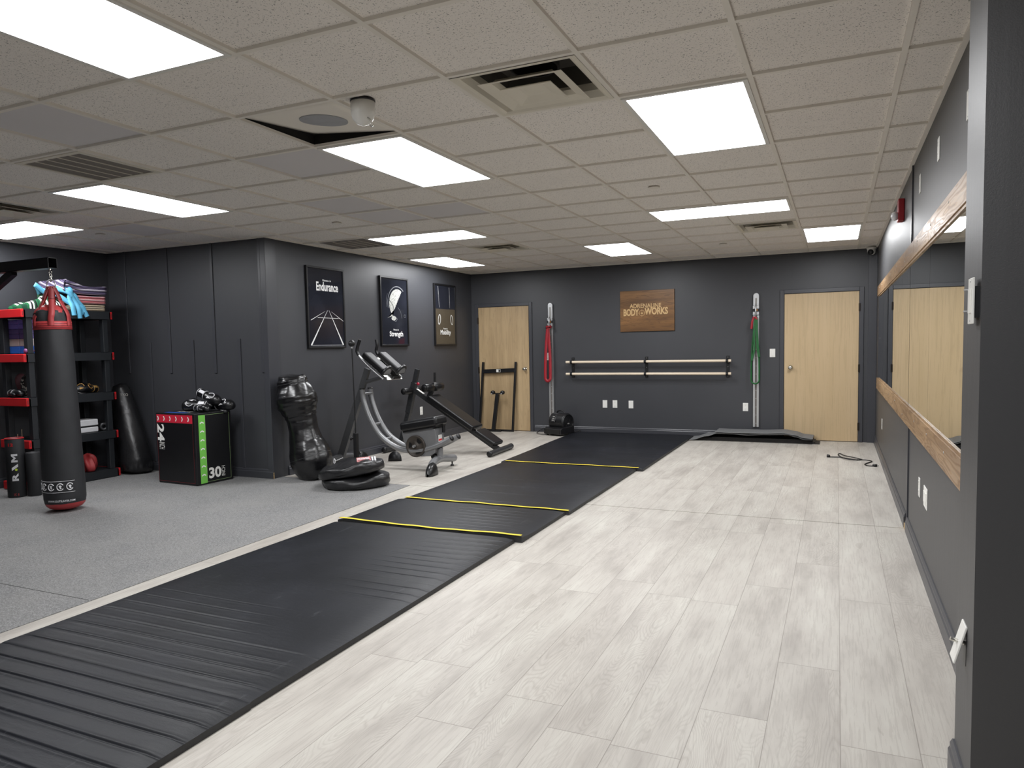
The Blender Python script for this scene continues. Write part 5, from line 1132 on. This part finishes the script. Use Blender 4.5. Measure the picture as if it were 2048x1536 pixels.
# ---------------------------------------------------------------- abdominal coaster machine
t_ = thing('ab_machine', 'grey curved-rail abdominal machine with sliding seat and elbow pads', 'exercise machine', (-3.7, 4.12, 0))
yN, yF = 4.04, 4.20
def railpts(y, dx=0, dz=0):
    P = [(-4.015, 0.905), (-4.00, 0.78), (-3.925, 0.58), (-3.815, 0.41), (-3.69, 0.305), (-3.54, 0.235), (-3.40, 0.215), (-3.25, 0.225), (-3.10, 0.265), (-2.97, 0.315), (-2.855, 0.375)]
    return smooth([(x+dx, y, z+dz) for x, z in P], 5)
for y in (yN, yF):
    r_ = MB().tube(railpts(y), 0.031, 16).build('curved_rail', 'silver', t_)
    e = railpts(y); MB().lathe(e[0]-V((0, 0, 0.004)), (0, 0, 1), [(0, 0.0325), (0.012, 0.0325), (0.016, 0.024), (0.016, 0)], 16).build('end_cap', 'black', r_)
    d_ = (e[-1]-e[-2]).normalized(); MB().lathe(e[-1]-d_*0.004, d_, [(0, 0.0325), (0.012, 0.0325), (0.018, 0.024), (0.018, 0)], 16).build('end_cap', 'black', r_)
for x, z in ((-3.995, 0.85), (-3.875, 0.50), (-3.725, 0.335)): MB().tube([(x, yN, z), (x, yF, z)], 0.015, 10).build('cross_rung', 'silver', t_)
MB().bar((-4.415, 4.12, 0.07), (-4.13, 4.12, 0.77), 0.05, 0.085, (1, 0, 0.4)).build('mast_lower', 'mast', t_)
MB().bar((-4.13, 4.12, 0.77), (-3.985, 4.12, 1.14), 0.042, 0.066, (1, 0, 0.4)).build('mast_upper', 'mast', t_)
MB().tube(smooth([(-4.04, 4.12, 0.98), (-3.95, 4.12, 1.0), (-3.80, 4.12, 1.035), (-3.68, 4.12, 1.06)]), 0.022, 12).build('head_strut', 'mast', t_)
# rear foot
MB().tube(smooth([(-4.30, 3.66, 0.045), (-4.36, 3.85, 0.075), (-4.40, 4.12, 0.09), (-4.385, 4.32, 0.07), (-4.36, 4.42, 0.05)]), 0.038, 14).build('rear_foot_tube', 'mast', t_)
def toe(c, d, s_, name='foot_cap'):
    c, d = V(c), V(d).normalized(); sd = d.cross(V((0, 0, 1))).normalized(); b = MB(); vs = []; k = 14
    for i in range(9):
        q = i/8; w_ = 0.046*s_*math.sqrt(max(0.0, 1-(q*0.98)**2)); h_ = 0.098*s_*math.sqrt(max(0.0, 1-(q*0.98)**2.4))
        for j in range(k+1):
            an = pi*j/k; vs.append(c+d*q*0.135*s_+sd*w_*cos(an)+V((0, 0, h_*sin(an)**0.8)))
    b.add(vs, [(i*(k+1)+j, i*(k+1)+j+1, (i+1)*(k+1)+j+1, (i+1)*(k+1)+j) for i in range(8) for j in range(k)]+[tuple(range(k+1))]+[(i*(k+1), (i+1)*(k+1), (i+1)*(k+1)+k, i*(k+1)+k) for i in range(8)], 0, True)
    return b.build(name, 'darkvinyl', t_)
toe((-4.365, 4.40, 0.003), (0.25, 1, 0), 1.15)
toe((-4.305, 3.66, 0.003), (0.2, -1, 0), 1.15)
# front foot
MB().tube(smooth([(-2.985, 3.80, 0.075), (-3.03, 3.93, 0.110), (-3.055, 4.07, 0.125), (-3.065, 4.20, 0.122), (-3.07, 4.35, 0.10), (-3.07, 4.47, 0.085)]), 0.043, 16).build('front_foot_tube', 'silver', t_)
MB().ell((-3.07, 4.47, 0.085), (0.043, 0.034, 0.043)).build('front_foot_end', 'silver', t_)
toe((-2.99, 3.85, 0.003), (0.22, -1, 0), 1.32)
MB().lathe((-3.07, 4.43, 0.002), Z_, [(0, 0), (0, 0.022), (0.012, 0.020), (0.014, 0.008), (0.05, 0.008), (0.05, 0)], 14).build('levelling_foot', 'black', t_)
MB().tube([(-3.05, 4.12, 0.25), (-3.05, 4.12, 0.13)], 0.034, 18).build('front_upright', 'silver', t_)
# carriage
b = MB(); out = [(-3.50, 0.46), (-3.46, 0.30), (-3.38, 0.20), (-3.25, 0.155), (-3.13, 0.165), (-3.07, 0.20), (-3.04, 0.34), (-3.06, 0.47), (-3.10, 0.50)]
b.prism([(x, 4.03, z) for x, z in out], (0, 0.18, 0)); cg = b.build('carriage_housing', 'silver', t_, bevel=0.008, seg=2)
MB().box(-3.0395, -3.037, 4.07, 4.15, 0.30, 0.40).build('warning_decal', 'white', cg)
MB().box(-3.037, -3.035, 4.075, 4.145, 0.335, 0.355).build('decal_red_line', 'redplastic', cg)
MB().box(-3.040, -3.033, 4.06, 4.15, 0.245, 0.27).build('grip_slot', 'black', cg)
MB().tube([(-3.02, 4.16, 0.42), (-3.02, 4.16, 0.50)], 0.020, 12).build('adjuster_knob', 'black', t_)
M['seatv'] = mat('black_seat_vinyl', (18, 18, 20), 0.36, spec=0.5, vary=0.08)
b = MB(); u = V((0.985, 0, 0.17)).normalized(); v = V((0, 1, 0)); n_ = u.cross(v)*-1
n_ = V((-u.z, 0, u.x))
sc_ = V((-3.255, 4.12, 0.520))
b.obox(sc_, (u, v, n_), (0.245, 0.135, 0.055)); b.build('seat_pad', 'seatv', t_, bevel=0.040, seg=5)
MB().obox(sc_-n_*0.059, (u, v, n_), (0.215, 0.115, 0.006)).build('seat_base', 'black', t_)
def wplate(c, d, r_, nm):
    c, d = V(c), V(d).normalized(); b = MB()
    b.lathe(c, d, [(0, 0.03), (0, r_), (0.006, r_+0.001), (0.022, r_), (0.024, r_-0.016), (0.014, r_-0.020), (0.014, 0.034), (0.028, 0.030), (0.028, 0.016), (0, 0.016)], 44); p_ = b.build('weight_plate', 'iron', t_)
    x, y, z = fr(d)
    for q in range(3):
        a0 = 2*pi*q/3+0.9; pts = []
        for i in range(9): a_ = a0-0.42+0.84*i/8; pts.append(c+(x*cos(a_)+y*sin(a_))*(r_-0.032)+z*0.0145)
        for i in range(9): a_ = a0+0.32-0.64*i/8; pts.append(c+(x*cos(a_)+y*sin(a_))*0.050+z*0.0145)
        MB().prism(pts, z*0.0012).build('grip_hole', 'black', p_)
wplate((-3.30, 4.028, 0.272), (0, -1, 0), 0.122, 'n')
wplate((-3.30, 4.212, 0.272), (0, 1, 0), 0.122, 'f')
for e, y in ((-1, 4.03), (1, 4.21)): MB().tube([(-3.30, y, 0.275), (-3.30, y+e*0.065, 0.275)], 0.0155, 14).build('plate_horn', 'alu', t_)
MB().lathe((-3.12, 4.09, 0.150), (0, 1, 0), [(0, 0), (0, 0.03), (0.06, 0.03), (0.06, 0)], 18).build('roller_wheel', 'black', t_)
M['padv'] = mat('black_pad_vinyl', (16, 16, 18), 0.5, spec=0.35, vary=0.08)
# chrome plate, elbow pads and handles
u = V((0.79, 0, -0.61)).normalized(); n_ = V((0.61, 0, 0.79)).normalized(); v = V((0, 1, 0))
hc = V((-3.80, 4.13, 1.178))
b = MB(); b.obox(hc-n_*0.022+u*0.04, (u, v, n_), (0.205, 0.150, 0.006)); b.build('chrome_plate', 'chrome', t_, bevel=0.004, seg=1)
for e, y in ((-1, 3.985), (1, 4.285)):
    c_ = V((-3.775, y, 1.195)); b = MB(); b.obox(c_+n_*0.010-u*0.012, (u, v, n_), (0.165, 0.072, 0.034)); pd = b.build('elbow_pad', 'padv', t_, bevel=0.020, seg=4)
    fe = c_+u*0.152+n_*0.030; b = MB(); k = 18
    b.prism([fe+v*0.078*cos(pi*j/k)+n_*(0.088*sin(pi*j/k)-0.02) for j in range(k+1)]+[fe-v*0.078-n_*0.055, fe+v*0.078-n_*0.055], u*0.026); b.build('elbow_stop', 'seatv', pd, bevel=0.007, seg=2)
    b = MB(); b.prism([fe+u*0.0265+v*0.062*cos(pi*j/k)+n_*(0.070*sin(pi*j/k)-0.035) for j in range(k+1)], u*0.003); b.build('stop_plate', 'silver', pd)
    y2 = y+e*0.04
    b = MB(); b.tube(smooth([(-3.66, y2, 1.03), (-3.84, y2, 1.165), (-3.955, y2, 1.27), (-3.985, y2, 1.31)]), 0.0125, 12); b.build('handle_tube', 'alu', t_)
    b = MB(); b.tube(smooth([(-3.978, y2, 1.298), (-4.0, y2, 1.345), (-3.985, y2, 1.41), (-3.955 if e < 0 else -3.995, y2, 1.475)]), 0.0185, 14); b.build('hand_grip', 'black', t_)
# stray foot block
b = MB(); 
t2 = t_
c_ = V((-3.90, 4.50, 0.004)); vs = []; k = 16
for i in range(7):
    q = i/6; w_ = 0.082*math.sqrt(max(0, 1-(q*0.97)**2)); h_ = 0.118*math.sqrt(max(0, 1-(q*0.97)**2.4))
    for j in range(k+1): an = pi*j/k; vs.append(c_+V((-0.41, 0.91, 0))*q*0.10+V((0.91, 0.41, 0))*w_*cos(an)+V((0, 0, h_*sin(an)**0.8)))
b.add(vs, [(i*(k+1)+j, i*(k+1)+j+1, (i+1)*(k+1)+j+1, (i+1)*(k+1)+j) for i in range(6) for j in range(k)]+[tuple(range(k+1))]+[(i*(k+1), (i+1)*(k+1), (i+1)*(k+1)+k, i*(k+1)+k) for i in range(6)], 0, True)
tag(b.build('rubber_foot_block', 'black'), 'small black half-round block on the floor behind the punching ball base', 'rubber block')
# ---------------------------------------------------------------- decline bench
t_ = thing('decline_bench', 'black padded decline sit-up bench with foot rollers, behind the ab machine', 'exercise bench', (-3.6, 5.45, 0))
ax0 = V((-4.19, 5.44, 0.815)); ax1 = V((-2.965, 5.49, 0.040)); u = (ax1-ax0).normalized(); v = V((0, 1, 0)); n_ = u.cross(v)*-1; n_ = n_ if n_.z > 0 else -n_
MB().bar(ax0, ax1, 0.055, 0.060, n_).build('spine_beam', 'gunmetal', t_)
MB().tube([(-2.925, 5.13, 0.040), (-2.965, 5.86, 0.040)], 0.036, 18).build('floor_bar', 'gunmetal', t_)
for a_, b_ in (((-2.925, 5.13, 0.040), (0.05, -1, 0)), ((-2.965, 5.86, 0.040), (-0.05, 1, 0))): MB().lathe(a_, b_, [(-0.012, 0.0375), (0.012, 0.0375), (0.022, 0.028), (0.022, 0)], 18).build('bar_cap', 'black', t_)
MB().bar((-4.405, 5.42, 0.07), (-4.215, 5.43, 0.68), 0.05, 0.060, (1, 0, 0)).build('post_lower', 'gunmetal', t_)
MB().bar((-4.27, 5.425, 0.50), (-4.165, 5.43, 0.91), 0.062, 0.072, (1, 0, 0)).build('post_sleeve', 'gunmetal', t_)
MB().bar((-4.18, 5.43, 0.85), (-4.115, 5.43, 1.085), 0.046, 0.056, (1, 0, 0)).build('post_inner', 'gunmetal', t_)
for k in range(6):
    z = 0.33+0.055*k; x = -4.405+0.19*(z-0.07)/0.61; MB().lathe((x, 5.396, z), (0, -1, 0), [(0, 0), (0, 0.006), (0.001, 0.006), (0.001, 0)], 8).build('pin_hole', 'void', t_)
MB().tube([(-4.405, 5.02, 0.045), (-4.395, 5.84, 0.045)], 0.034, 18).build('rear_bar', 'gunmetal', t_)
for a_, b_ in (((-4.405, 5.02, 0.045), (0, -1, 0)), ((-4.395, 5.84, 0.045), (0, 1, 0))): MB().lathe(a_, b_, [(-0.02, 0.0355), (0.012, 0.0355), (0.020, 0.028), (0.020, 0)], 18).build('bar_cap', 'black', t_)
MB().tube([(-4.15, 5.41, 0.90), (-4.085, 5.37, 0.895)], 0.008, 8).build('pull_pin', 'alu', t_)
M['cherry'] = mat('cherry_red_knob', (170, 26, 52), 0.3); MB().ell((-4.065, 5.355, 0.893), (0.021, 0.021, 0.021)).build('pin_knob', 'cherry', t_)
def roller(c, ya, yb_, r_, nm='foam_roller'):
    rr_ = MB(); rr_.lathe((c[0], ya, c[1]), (0, 1, 0), [(0, 0), (0, r_-0.006), (0.008, r_), (yb_-ya-0.008, r_), (yb_-ya, r_-0.006), (yb_-ya, 0)], 24); o = rr_.build(nm, 'seatv', t_)
    MB().lathe((c[0], ya-0.001, c[1]), (0, -1, 0), [(0, 0), (0, r_*0.62), (0.008, r_*0.55), (0.008, 0)], 16).build('roller_cap', 'black', o)
MB().tube([(-4.20, 5.20, 0.80), (-4.20, 5.68, 0.80)], 0.010, 8).build('lower_axle', 'alu', t_)
roller((-4.20, 0.80), 5.20, 5.385, 0.044); roller((-4.20, 0.80), 5.48, 5.67, 0.044)
MB().bar((-3.985, 5.45, 0.67), (-3.90, 5.45, 0.83), 0.05, 0.05, (1, 0, 0)).build('roller_bracket', 'gunmetal', t_)
MB().tube([(-3.905, 5.24, 0.845), (-3.905, 5.72, 0.845)], 0.010, 8).build('upper_axle', 'alu', t_)
roller((-3.905, 0.845), 5.245, 5.435, 0.052); roller((-3.905, 0.845), 5.475, 5.68, 0.058)
MB().tube([(-3.875, 5.46, 0.86), (-3.872, 5.46, 0.925)], 0.009, 8).build('grip_stem', 'alu', t_)
MB().tube([(-3.872, 5.46, 0.915), (-3.868, 5.46, 1.04)], 0.0155, 12).build('hand_grip', 'black', t_)
def pad(s0, s1, w_, th, nm):
    c0 = ax0+u*s0; c1 = ax0+u*s1; c_ = (c0+c1)/2+n_*(0.034+th/2); MB().obox(c_, (u, v, n_), ((s1-s0)/2, w_/2, th/2)).build(nm, 'seatv', t_, bevel=0.022, seg=4)
pad(0.29, 1.05, 0.29, 0.075, 'back_pad'); pad(1.085, 1.405, 0.27, 0.060, 'head_pad')
MB().obox(ax0+u*0.10+n_*0.034-v*0.0, (u, v, n_), (0.06, 0.022, 0.001)).build('maker_label', 'white', t_)
